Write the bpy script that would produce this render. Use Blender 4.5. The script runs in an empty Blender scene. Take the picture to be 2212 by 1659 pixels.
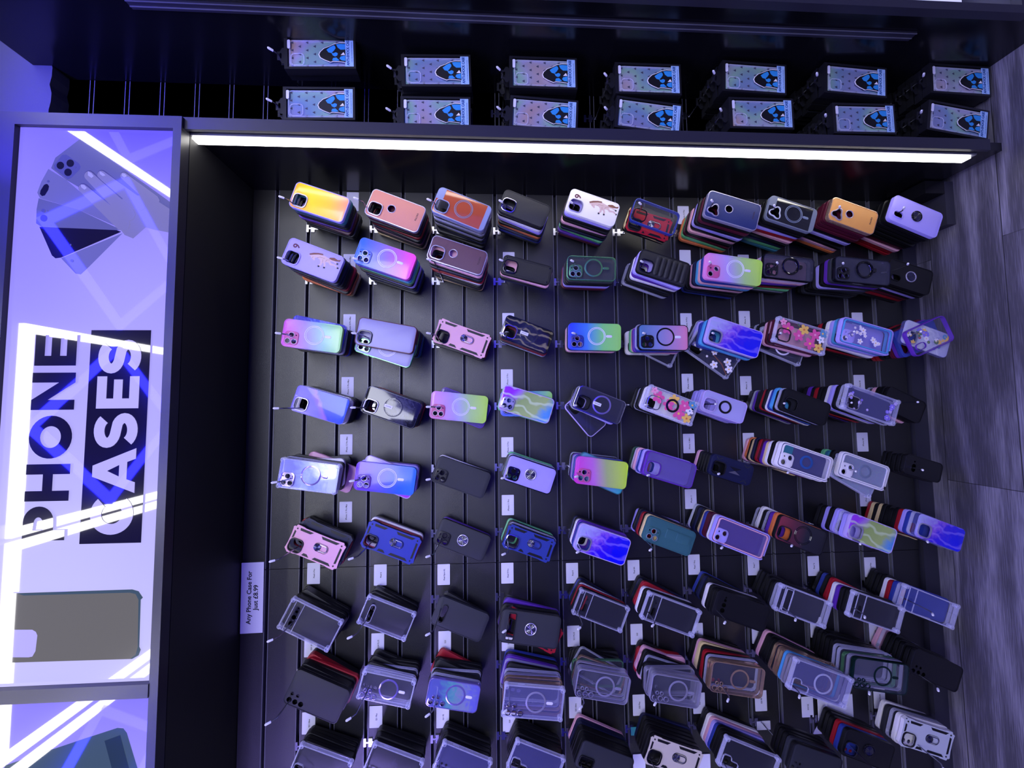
import bpy, bmesh, math, random
from mathutils import Vector, Matrix
from mathutils.geometry import tessellate_polygon
random.seed(7)
PI = math.pi
SC = bpy.context.scene
COL = SC.collection

# ------------------------------------------------------------------ camera, world, lights, exposure
cam_d = bpy.data.cameras.new('camera'); cam = bpy.data.objects.new('camera', cam_d); COL.objects.link(cam)
cam_d.sensor_fit = 'HORIZONTAL'; cam_d.sensor_width = 36.0; cam_d.lens = 831.0 / 2212 * 36
cam_d.clip_start = 0.02
# the phone was turned on its side: the camera's right-hand side is the floor
r_, d_, f_ = Vector((-0.00973, -0.05041, -0.99868)), Vector((-0.99826, 0.05863, 0.00676)), Vector((0.05821, 0.99701, -0.0509))
cam.matrix_world = Matrix(((r_.x, -d_.x, -f_.x, 0), (r_.y, -d_.y, -f_.y, -1.2402), (r_.z, -d_.z, -f_.z, 1.465), (0, 0, 0, 1)))
SC.camera = cam
vs = SC.view_settings
vs.view_transform = 'Standard'; vs.look = 'None'; vs.gamma = 1.0; vs.use_curve_mapping = False; vs.exposure = 0.0
SC.cycles.transparent_max_bounces = 24
SC.cycles.max_bounces = 8
w = bpy.data.worlds.new('world'); SC.world = w; w.use_nodes = True
w.node_tree.nodes['Background'].inputs[0].default_value = (0.05, 0.04, 1.0, 1)
w.node_tree.nodes['Background'].inputs[1].default_value = 0.25
def area(name, loc, target, sx, sy, col, power):
    d = bpy.data.lights.new(name, 'AREA'); d.shape = 'RECTANGLE'; d.size = sx; d.size_y = sy; d.color = col; d.energy = power
    o = bpy.data.objects.new(name, d); COL.objects.link(o); o.location = loc
    o.rotation_euler = (Vector(target) - Vector(loc)).to_track_quat('-Z', 'Y').to_euler(); return o
# unseen overhead fill added behind the viewer, and the violet neon shop lights to the left
area('overhead_fill_light', (0.5, -2.9, 2.95), (0.3, 0.0, 1.0), 2.4, 1.6, (0.84, 0.87, 1.0), 122)
area('violet_shop_light', (-2.1, -1.15, 2.2), (0.0, 0.0, 1.3), 0.35, 0.35, (0.36, 0.28, 1.0), 18)
area('blue_fill_light', (0.6, -2.9, 1.7), (0.3, 0.0, 1.6), 2.6, 2.4, (0.06, 0.04, 1.0), 18)  # added blue fill from the front, turns the blacks slightly navy
sp = bpy.data.lights.new('blue_fill_spot', 'SPOT'); sp.color = (0.04, 0.02, 1.0); sp.energy = 60; sp.spot_size = math.radians(62); sp.spot_blend = .8; sp.shadow_soft_size = .012  # added spot at a neon corner, extra blue for the neighbouring bay
so = bpy.data.objects.new('blue_fill_spot', sp); COL.objects.link(so); so.location = (0.664, -0.72, 2.99); so.rotation_euler = (Vector((.9, -.15, 2.5))-so.location).to_track_quat('-Z', 'Y').to_euler()
LED_S, WHITE_S, BLUE_S, SIGN_S = 9.5, 16.0, 55.0, 1.0

# ------------------------------------------------------------------ materials
MC = {}
def nodes(m):
    m.use_nodes = True; nt = m.node_tree; return nt, nt.nodes, nt.links, nt.nodes['Principled BSDF']
def srgb(h):
    h = h.lstrip('#'); c = [int(h[i:i+2], 16)/255 for i in (0, 2, 4)]
    return tuple([x/12.92 if x <= .04045 else ((x+.055)/1.055)**2.4 for x in c] + [1.0])
def pm(name, col, rough=.45, metal=0., spec=.5, coat=0., em=None, es=0., bump=0., bscale=400):
    if name in MC: return MC[name]
    m = bpy.data.materials.new(name); nt, N, L, b = nodes(m)
    if isinstance(col, str): col = srgb(col)
    b.inputs['Base Color'].default_value = col; b.inputs['Roughness'].default_value = rough
    b.inputs['Metallic'].default_value = metal; b.inputs['Specular IOR Level'].default_value = spec
    b.inputs['Coat Weight'].default_value = coat; b.inputs['Coat Roughness'].default_value = .05
    if em: b.inputs['Emission Color'].default_value = em; b.inputs['Emission Strength'].default_value = es
    if bump:
        n = N.new('ShaderNodeTexNoise'); n.inputs['Scale'].default_value = bscale; tc = N.new('ShaderNodeTexCoord')
        L.new(tc.outputs['Object'], n.inputs['Vector']); bp = N.new('ShaderNodeBump'); bp.inputs['Strength'].default_value = bump
        bp.inputs['Distance'].default_value = .001; L.new(n.outputs['Fac'], bp.inputs['Height']); L.new(bp.outputs['Normal'], b.inputs['Normal'])
    m.diffuse_color = col; MC[name] = m; return m
def clearm(name, tint, fac, rough=.08):
    # thin clear plastic: mostly see-through, milky edge-on
    if name in MC: return MC[name]
    m = bpy.data.materials.new(name); nt, N, L, b = nodes(m)
    t = N.new('ShaderNodeBsdfTransparent'); mx = N.new('ShaderNodeMixShader'); lw = N.new('ShaderNodeLayerWeight'); lw.inputs['Blend'].default_value = .5
    ma = N.new('ShaderNodeMath'); ma.operation = 'MULTIPLY_ADD'; ma.inputs[1].default_value = .4; ma.inputs[2].default_value = fac; ma.use_clamp = True
    pw = N.new('ShaderNodeMath'); pw.operation = 'POWER'; pw.inputs[1].default_value = 4; L.new(lw.outputs['Facing'], pw.inputs[0]); L.new(pw.outputs[0], ma.inputs[0]); L.new(ma.outputs[0], mx.inputs[0]); L.new(t.outputs[0], mx.inputs[1]); L.new(b.outputs[0], mx.inputs[2])
    b.inputs['Base Color'].default_value = srgb(tint); b.inputs['Roughness'].default_value = rough; b.inputs['Specular IOR Level'].default_value = .8
    b.inputs['Coat Weight'].default_value = .0; b.inputs['Coat Roughness'].default_value = .03
    L.new(mx.outputs[0], N['Material Output'].inputs['Surface']); MC[name] = m; return m
def ramp(N, stops):
    r = N.new('ShaderNodeValToRGB'); e = r.color_ramp.elements
    while len(e) < len(stops): e.new(.5)
    for i, (p, c) in enumerate(stops): e[i].position = p; e[i].color = srgb(c)
    return r
def gradm(name, stops, ang=0., glit=.0, rough=.3, L0=.16, alpha=1.):
    # colour printed along the case, from the camera end (0) to the far end (1)
    if name in MC: return MC[name]
    m = bpy.data.materials.new(name); nt, N, L, b = nodes(m)
    tc = N.new('ShaderNodeTexCoord'); sx = N.new('ShaderNodeSeparateXYZ'); L.new(tc.outputs['Object'], sx.inputs[0])
    a = N.new('ShaderNodeMath'); a.operation = 'MULTIPLY_ADD'; a.inputs[1].default_value = -1./L0; a.inputs[2].default_value = .5; L.new(sx.outputs['Z'], a.inputs[0])
    c = N.new('ShaderNodeMath'); c.operation = 'MULTIPLY_ADD'; c.inputs[1].default_value = ang/.08; L.new(sx.outputs['X'], c.inputs[0]); L.new(a.outputs[0], c.inputs[2])
    n = N.new('ShaderNodeTexNoise'); n.inputs['Scale'].default_value = 900; n.inputs['Detail'].default_value = 1; L.new(tc.outputs['Object'], n.inputs['Vector'])
    r = ramp(N, stops); L.new(c.outputs[0], r.inputs[0])
    mx = N.new('ShaderNodeMix'); mx.data_type = 'RGBA'; mx.blend_type = 'SOFT_LIGHT'; mx.inputs[0].default_value = glit
    L.new(r.outputs[0], mx.inputs[6]); L.new(n.outputs['Color'], mx.inputs[7]); L.new(mx.outputs[2], b.inputs['Base Color'])
    b.inputs['Roughness'].default_value = rough; b.inputs['Coat Weight'].default_value = .3; b.inputs['Coat Roughness'].default_value = .1
    b.inputs['Alpha'].default_value = alpha
    MC[name] = m; return m
def swirlm(name, stops, scale=26, dist=5., rough=.15, ang=.6, amt=.25, line=None, lw_=.5):
    # marbled print: a colour drift plus curling veins
    if name in MC: return MC[name]
    m = bpy.data.materials.new(name); nt, N, L, b = nodes(m)
    tc = N.new('ShaderNodeTexCoord'); sx = N.new('ShaderNodeSeparateXYZ'); L.new(tc.outputs['Object'], sx.inputs[0])
    n = N.new('ShaderNodeTexNoise'); n.inputs['Scale'].default_value = scale; n.inputs['Distortion'].default_value = dist*.4; n.inputs['Detail'].default_value = 3
    L.new(tc.outputs['Object'], n.inputs['Vector'])
    a = N.new('ShaderNodeMath'); a.operation = 'MULTIPLY_ADD'; a.inputs[1].default_value = -1/.16; a.inputs[2].default_value = .5-amt*.5; L.new(sx.outputs['Z'], a.inputs[0])
    c = N.new('ShaderNodeMath'); c.operation = 'MULTIPLY_ADD'; c.inputs[1].default_value = ang/.08; L.new(sx.outputs['X'], c.inputs[0]); L.new(a.outputs[0], c.inputs[2])
    d = N.new('ShaderNodeMath'); d.operation = 'MULTIPLY_ADD'; d.inputs[1].default_value = amt; L.new(n.outputs['Fac'], d.inputs[0]); L.new(c.outputs[0], d.inputs[2])
    r = ramp(N, stops); L.new(d.outputs[0], r.inputs[0]); out = r.outputs[0]
    if line:
        wv = N.new('ShaderNodeTexWave'); wv.inputs['Scale'].default_value = scale*.55; wv.inputs['Distortion'].default_value = 9; wv.inputs['Detail'].default_value = 2; wv.inputs['Detail Scale'].default_value = 1.2
        L.new(tc.outputs['Object'], wv.inputs['Vector']); rr_ = N.new('ShaderNodeValToRGB'); rr_.color_ramp.elements[0].position = .72; rr_.color_ramp.elements[1].position = .98
        L.new(wv.outputs['Fac'], rr_.inputs[0]); mu = N.new('ShaderNodeMath'); mu.operation = 'MULTIPLY'; mu.inputs[1].default_value = lw_; L.new(rr_.outputs[0], mu.inputs[0])
        mx = N.new('ShaderNodeMix'); mx.data_type = 'RGBA'; L.new(mu.outputs[0], mx.inputs[0]); L.new(out, mx.inputs[6]); mx.inputs[7].default_value = srgb(line); out = mx.outputs[2]
    L.new(out, b.inputs['Base Color']); b.inputs['Roughness'].default_value = rough; b.inputs['Coat Weight'].default_value = .5; b.inputs['Coat Roughness'].default_value = .05
    MC[name] = m; return m
def emitm(name, col, s):
    if name in MC: return MC[name]
    m = bpy.data.materials.new(name); m.use_nodes = True; N = m.node_tree.nodes; N.clear()
    e = N.new('ShaderNodeEmission'); e.inputs[0].default_value = col; e.inputs[1].default_value = s; o = N.new('ShaderNodeOutputMaterial')
    m.node_tree.links.new(e.outputs[0], o.inputs[0]); MC[name] = m; return m
def signm(name, col, s):
    # backlit print under glossy acrylic
    if isinstance(col, str): col = srgb(col)
    if name in MC: return MC[name]
    m = pm(name, tuple([c*.12 for c in col[:3]]+[1]), rough=.03, spec=1.0, em=col, es=s); return m

def M(k):
    return MAT[k]() if callable(MAT[k]) else MAT[k]
S = lambda n, h, r=.42, **k: (lambda: pm(n, h, r, **k))
MAT = {
 'black': S('black_plastic', '#09090c', .45), 'charcoal': S('charcoal_plastic', '#1c1c21', .55, bump=.3, bscale=1500), 'slate': S('slate_silicone', '#25272f', .6),
 'navy': S('navy_plastic', '#10153a', .45), 'navyleather': S('navy_leather', '#1e2b63', .5, bump=.4, bscale=900), 'grey': S('grey_plastic', '#6f7684', .4), 'greyblue': S('grey_blue_plastic', '#7d86b0', .35),
 'white': S('white_plastic', '#e6e2e6', .4), 'lavender': S('lavender_plastic', '#a79be8', .45), 'lilac': S('lilac_plastic', '#b9a6e0', .35), 'lightgrey': S('light_grey_plastic', '#c4c8d2', .4),
 'pink': S('rose_pink_plastic', '#e3a8bb', .42), 'hotpink': S('hot_pink_plastic', '#c0508f', .4), 'maroon': S('maroon_plastic', '#4d1026', .4), 'red': S('red_plastic', '#9c1222', .42),
 'purple': S('purple_plastic', '#5a2c9e', .35), 'blue': S('blue_plastic', '#2a3a90', .42), 'royal': S('royal_blue_plastic', '#22329a', .42), 'sky': S('sky_blue_plastic', '#4c9ad0', .38), 'teal': S('teal_plastic', '#2f6f80', .42),
 'green': S('green_plastic', '#62b87a', .38), 'tealgreen': S('teal_green_silicone', '#2e5f66', .6), 'orange': S('orange_plastic', '#d9733f', .45), 'cream': S('cream_plastic', '#e3c98f', .45), 'beige': S('beige_plastic', '#c9bfb0', .42),
 'salmon': S('salmon_leather', '#c98270', .55, bump=.4, bscale=900), 'plum': S('plum_leather', '#5b3a4a', .55, bump=.4, bscale=900), 'tan': S('tan_leather', '#d8964a', .55, bump=.4, bscale=900),
 'weave': S('woven_charcoal', '#1b1c20', .6, bump=.8, bscale=1800),
 'silver': S('silver_trim', '#b8b4cc', .3, metal=.6), 'chrome': S('chrome', '#e8e8f0', .08, metal=1.), 'gold': S('rose_gold_trim', '#e0b99a', .2, metal=.8), 'gunmetal': S('dark_chrome', '#3a3a48', .15, metal=.9),
 'glossblack': S('gloss_black', '#08080c', .08, coat=.5), 'steel': S('brushed_steel', '#b4b4c0', .25, metal=1.),
 'rust': S('rust_orange_pane', '#a04a2c', .15, coat=.4), 'blackpane': S('black_glass_pane', '#15161c', .1, coat=.5),
 'greenrim': S('metallic_green_rim', '#6fae7c', .15, metal=.7), 'darkgreen': S('dark_green_chrome', '#20403a', .15, metal=.8),
 'lilacchrome': S('lilac_chrome', '#a898e8', .15, metal=.7), 'bluechrome': S('blue_chrome', '#3a6ab8', .2, metal=.5),
 'ringwhite': S('white_magnet_ring', '#dcd8f4', .4), 'ringgrey': S('grey_magnet_ring', '#6d7890', .4), 'brown': S('brown_print', '#7a4a35', .6), 'cocoa': S('dark_red_print', '#5a2230', .6), 'ink': S('black_ink', '#101018', .6),
 'horsebody': S('horse_print_cream', '#cdb0a8', .55), 'leatherink': S('embossed_dark_print', '#3a2530', .6), 'paper': S('white_card', '#dedcf0', .6),
 'fpink': S('pink_petal_print', '#e0569a', .4), 'frose': S('pale_pink_petal_print', '#f0a0c0', .4), 'fyellow': S('yellow_petal_print', '#f0c060', .4), 'fblue': S('blue_petal_print', '#5a90b8', .4), 'fwhite': S('white_petal_print', '#f0e8f0', .4),
 'fviolet': S('violet_petal_print', '#8a78e0', .4), 'fgreen': S('green_leaf_print', '#5a7a58', .4), 'fred': S('red_petal_print', '#b04858', .4),
 'clear': lambda: clearm('clear_plastic', '#a8a8d0', .02), 'clearrim': lambda: clearm('clear_bumper_plastic', '#e4e4ff', .30, .1), 'smoke': lambda: clearm('smoky_clear_plastic', '#3c3c50', .55), 'clearblue': lambda: clearm('blue_tinted_clear', '#8888d8', .12),
 'purpleclear': lambda: clearm('violet_tinted_clear', '#6a5aa8', .45), 'purplerimclear': lambda: clearm('violet_clear_rim', '#6a32b8', .75), 'frost': lambda: clearm('frosted_lilac_plastic', '#9c98c8', .68, .35), 'lilacclear': lambda: clearm('lilac_white_clear', '#c2bcf2', .72, .2), 'smoke2': lambda: clearm('dark_tinted_clear', '#30303c', .78),
 'yel': lambda: gradm('yellow_orange_iridescent', [(.0, '#f0a020'), (.35, '#ffd21a'), (.7, '#ffc23a'), (1, '#f2a070')], .25, 0, .25),
 'bluepink': lambda: gradm('blue_pink_glitter', [(.1, '#3e6fc0'), (.45, '#8a7ccc'), (.75, '#c86cd0'), (1, '#ff5ad0')], .15, .35), 'pinkgreen': lambda: gradm('pink_green_glitter', [(.05, '#dc6cc4'), (.4, '#a890d8'), (.7, '#90c8a8'), (1, '#a4e08a')], .1, .35),
 'pinklime': lambda: gradm('pink_lime_glitter', [(.0, '#e088cc'), (.4, '#b09ae0'), (.7, '#a8cc84'), (1, '#b4e05c')], .1, .3), 'magentalime': lambda: gradm('magenta_lime_glitter', [(.0, '#d838c0'), (.35, '#c070c8'), (.6, '#a8b878'), (1, '#c4e840')], .1, .35),
 'bluelime': lambda: gradm('blue_lime_glitter', [(.0, '#2c38d8'), (.35, '#4880d8'), (.65, '#80d080'), (1, '#98dc70')], .0, .3), 'skypink': lambda: gradm('sky_pink_frosted', [(.0, '#4878a8'), (.4, '#8088c0'), (.75, '#b888b8'), (1, '#e888b0')], .0, .3),
 'purpleblue': lambda: gradm('purple_blue_glitter', [(.0, '#6a22c8'), (.4, '#5a50d0'), (.75, '#2c62d8'), (1, '#3a78e0')], .0, .3), 'maroonblack': lambda: gradm('maroon_black_fade', [(.0, '#8a3040'), (.35, '#5a2638'), (.6, '#20202c'), (1, '#181820')], .0, 0),
 'limegrad': lambda: gradm('lime_blue_edge', [(.0, '#5868d8'), (.6, '#60a0c8'), (1, '#a0e070')], 0, 0), 'tealgrad': lambda: gradm('teal_lilac_fade', [(.0, '#58a0b0'), (.5, '#7a70c8'), (1, '#30a8b0')], 0, 0), 'whitepurple': lambda: gradm('white_violet_fade', [(.0, '#d8d0f0'), (.35, '#8a70e0'), (.9, '#b040f0')], 0, 0),
 'pearl': lambda: swirlm('pearl_marble', [(.2, '#8c90c8'), (.45, '#b8c8d8'), (.6, '#98a8c8'), (.85, '#d0dce0')], 30, 5, .1, 0, .5),
 'swirlP': lambda: swirlm('purple_blue_marble', [(.1, '#a8a8e0'), (.35, '#8a58dc'), (.55, '#3a18d8'), (.8, '#1010e0')], 24, 8, .12, -.25, .55, '#c0a0ff', .25),
 'swirlG': lambda: swirlm('green_lilac_marble', [(.08, '#9c38e0'), (.22, '#a888c8'), (.34, '#98b060'), (.75, '#a8bc70'), (.95, '#5898d8')], 20, 6, .12, -.3, .25, '#dcecc0', .55),
 'sunset': lambda: swirlm('blue_sunset_print', [(.1, '#8c80d8'), (.38, '#7468c8'), (.5, '#9460d8'), (.56, '#1838e0'), (.95, '#1450f0')], 16, 3, .35, .38, .2),
 'marbleb': lambda: swirlm('black_smoke_marble', [(.2, '#14141c'), (.5, '#20202c'), (.7, '#3c3c50'), (.9, '#18181f')], 40, 6, .12, 0, .9),
 'marblegold': lambda: swirlm('black_gold_marble', [(.2, '#1a1c1c'), (.5, '#2a2e26'), (.8, '#1c1a18')], 30, 6, .1, 0, .9, '#b8ac7c', .4),
 'iri': lambda: swirlm('iridescent_teal_film', [(.2, '#5a60a8'), (.45, '#5a98a0'), (.65, '#8088a8'), (.85, '#6a6ac0')], 34, 5, .1, 0, .7),
 'greyglit': lambda: gradm('grey_glitter', [(.0, '#788098'), (1, '#8890a8')], 0, .9), 'bluefloral': lambda: swirlm('blue_painted_print', [(.2, '#3030b0'), (.45, '#5a70d0'), (.6, '#9098e0'), (.85, '#3a38b8')], 60, 6, .2, 0, .9),
 'floralw': lambda: swirlm('white_floral_ground', [(.2, '#b8b8d0'), (.5, '#d0d0e0'), (.8, '#a8a8c8')], 40, 4, .3, 0, .8),
}
LAYER = {'k': ('black', 'black'), 'n': ('navy', 'navy'), 'g': ('dark grey', 'slate'), 'G': ('light grey', 'lightgrey'), 'c': ('clear', 'clearrim'), 'w': ('white', 'white'), 'r': ('red', 'red'), 'p': ('pink', 'pink'),
 'u': ('purple', 'purple'), 'l': ('lavender', 'lavender'), 'b': ('blue', 'blue'), 't': ('teal', 'teal'), 'm': ('maroon', 'maroon'), 'o': ('orange', 'orange'), 'e': ('green', 'green'), 's': ('sky blue', 'sky'), 'y': ('cream', 'cream'), 'P': ('rose pink', 'pink')}
RIM = {'W': ('clear white-edged', 'white'), 'S': ('clear sky-blue-edged', 'sky'), 'M': ('clear maroon-edged', 'maroon'), 'U': ('clear purple-edged', 'purple'), 'Y': ('clear gold-edged', 'gold'), 'E': ('clear green-edged', 'greenrim'), 'C': ('clear chrome-edged', 'silver')}
for k_ in RIM: LAYER[k_] = RIM[k_]
def lmat(ch, slot): return ('clear' if slot == 0 else LAYER[ch][1]) if ch in RIM or ch == 'c' else LAYER[ch][1]

# ------------------------------------------------------------------ mesh helpers
class MB:
    def __init__(s): s.v = []; s.f = []; s.m = []; s.mats = []
    def mi(s, mat):
        if mat not in s.mats: s.mats.append(mat)
        return s.mats.index(mat)
    def add(s, vs, fs, mat):
        b = len(s.v); s.v += [tuple(v) for v in vs]; k = s.mi(mat)
        for f in fs: s.f.append(tuple(b+i for i in f)); s.m.append(k)
    def box(s, x0, x1, y0, y1, z0, z1, mat):
        vs = [(x, y, z) for x in (x0, x1) for y in (y0, y1) for z in (z0, z1)]
        s.add(vs, [(0, 1, 3, 2), (4, 6, 7, 5), (0, 4, 5, 1), (2, 3, 7, 6), (0, 2, 6, 4), (1, 5, 7, 3)], mat)
    def slab(s, outer, holes, yf, yb, mat, bev=0., hb=0.):
        """flat shape in XZ from yf (towards the viewer, smaller) to yb, outer: f(inset)->loop"""
        of = outer if callable(outer) else (lambda i: outer)
        loops = [[(x, yf, z) for x, z in of(bev)]]
        if bev: loops.append([(x, yf+bev*.3, z) for x, z in of(bev*.3)]); loops.append([(x, yf+bev, z) for x, z in of(0)])
        loops.append([(x, yb, z) for x, z in of(0)])
        hl = []
        for h in holes:
            hf = h if callable(h) else (lambda i, h=h: h)
            hh = [[(x, yf, z) for x, z in hf(-hb)]]
            if hb: hh.append([(x, yf+hb, z) for x, z in hf(0)])
            hh.append([(x, yb, z) for x, z in hf(0)]); hl.append(hh)
        for which in (0, -1):
            polys = [loops[which]] + [h[which] for h in hl]
            pts = [p for q in polys for p in q]
            tr = tessellate_polygon([[Vector((p[0], p[2], 0)) for p in q] for q in polys])
            s.add(pts, [t if which == 0 else t[::-1] for t in tr], mat)
        for chain in [loops] + hl:
            n = len(chain[0]); pts = [p for l in chain for p in l]; fs = []
            for k in range(len(chain)-1):
                for i in range(n):
                    j = (i+1) % n; fs.append((k*n+i, k*n+j, (k+1)*n+j, (k+1)*n+i))
            s.add(pts, fs, mat)
    def tube(s, pts, r, mat, n=8, cap=True):
        rings = []; P = [Vector(p) for p in pts]
        for i, p in enumerate(P):
            t = ((P[min(i+1, len(P)-1)]-P[i]).normalized() + (P[i]-P[max(i-1, 0)]).normalized()).normalized() if 0 < i < len(P)-1 else (P[min(i+1, len(P)-1)]-P[max(i-1, 0)]).normalized()
            a = t.orthogonal().normalized() if abs(t.x) > .9 else t.cross(Vector((1, 0, 0))).normalized(); b = t.cross(a)
            rr_ = r[i] if isinstance(r, (list, tuple)) else r
            rings.append([p+a*rr_*math.cos(2*PI*k/n)+b*rr_*math.sin(2*PI*k/n) for k in range(n)])
        fs = [(i*n+k, i*n+(k+1) % n, (i+1)*n+(k+1) % n, (i+1)*n+k) for i in range(len(P)-1) for k in range(n)]
        if cap: fs += [tuple(range(n)), tuple((len(P)-1)*n+k for k in range(n))]
        s.add([v for r2 in rings for v in r2], fs, mat)
    def torus(s, cx, y, cz, R, r, mat, n=28, m=8, flat=1.):
        vs = [(cx+(R+r*math.cos(b))*math.cos(a), y+r*flat*math.sin(b), cz+(R+r*math.cos(b))*math.sin(a)) for a in [2*PI*i/n for i in range(n)] for b in [2*PI*j/m for j in range(m)]]
        s.add(vs, [(i*m+j, i*m+(j+1) % m, ((i+1) % n)*m+(j+1) % m, ((i+1) % n)*m+j) for i in range(n) for j in range(m)], mat)
    def disc(s, cx, cz, r, y, mat, n=28):
        vs = [(cx, y-.0004, cz)] + [(cx+r*math.cos(2*PI*k/n), y+(.0009 if k % 2 else -.0003), cz+r*math.sin(2*PI*k/n)) for k in range(n)] + [(cx+r*math.cos(2*PI*k/n), y+.0028, cz+r*math.sin(2*PI*k/n)) for k in range(n)]
        s.add(vs, [(0, 1+k, 1+(k+1) % n) for k in range(n)] + [(1+k, 1+(k+1) % n, 1+n+(k+1) % n, 1+n+k) for k in range(n)] + [tuple(1+n+k for k in range(n))], mat)
    def mesh(s, name, smooth=True):
        me = bpy.data.meshes.new(name); me.from_pydata(s.v, [], s.f)
        for k in s.mats: me.materials.append(M(k) if isinstance(k, str) else k)
        me.polygons.foreach_set('material_index', s.m)
        bm = bmesh.new(); bm.from_mesh(me); bmesh.ops.remove_doubles(bm, verts=bm.verts, dist=1e-6); bmesh.ops.recalc_face_normals(bm, faces=bm.faces); bm.to_mesh(me); bm.free()
        if smooth: me.shade_smooth(); me.set_sharp_from_angle(angle=math.radians(38))
        return me
    def obj(s, name, parent=None, smooth=True):
        o = bpy.data.objects.new(name, s.mesh(name, smooth)); COL.objects.link(o)
        if parent: o.parent = parent
        return o
def rr(w, h, r, cx=0, cz=0, n=6):
    def f(i=0.):
        W, H, R = w/2-i, h/2-i, max(r-i, .0002); out = []
        for sx, sz, a0 in ((1, 1, 0), (-1, 1, 90), (-1, -1, 180), (1, -1, 270)):
            for k in range(n+1):
                a = math.radians(a0+90*k/n); out.append((cx+sx*(W-R)+R*math.cos(a), cz+sz*(H-R)+R*math.sin(a)))
        return out
    return f
def circ(cx, cz, r, n=20):
    return lambda i=0.: [(cx+(r-i)*math.cos(2*PI*k/n), cz+(r-i)*math.sin(2*PI*k/n)) for k in range(n)]
def setp(o, label=None, cat=None, group=None, kind=None):
    if label: o['label'] = label
    if cat: o['category'] = cat
    if group: o['group'] = group
    if kind: o['kind'] = kind
    return o
def empty(name, loc, label, cat, group=None, ry=0.):
    o = bpy.data.objects.new(name, None); COL.objects.link(o); o.location = loc; o.rotation_euler = (0, ry, 0); o.empty_display_size = .02
    return setp(o, label, cat, group)
TC = {}
def text_obj(s_, size, mat, parent, loc, name='printed_text', bold=0., sx=1., rot=0.):
    key = (s_, size, bold, sx)
    if key not in TC:
        c = bpy.data.curves.new('t', 'FONT'); c.body = s_; c.size = size; c.align_x = 'CENTER'; c.align_y = 'CENTER'; c.offset = bold; c.extrude = .00008; c.resolution_u = 3; c.space_line = 1.05
        o = bpy.data.objects.new('t', c); COL.objects.link(o); bpy.context.view_layer.update()
        me = bpy.data.meshes.new_from_object(o.evaluated_get(bpy.context.evaluated_depsgraph_get())); bpy.data.objects.remove(o)
        me.transform(Matrix(((sx, 0, 0, 0), (0, 0, -1, 0), (0, 1, 0, 0), (0, 0, 0, 1)))); me.materials.clear(); me.materials.append(M(mat) if isinstance(mat, str) else mat); TC[key] = me
    o = bpy.data.objects.new(name, TC[key]); COL.objects.link(o); o.parent = parent; o.location = loc; o.rotation_euler = (0, rot, 0); return o

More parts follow.
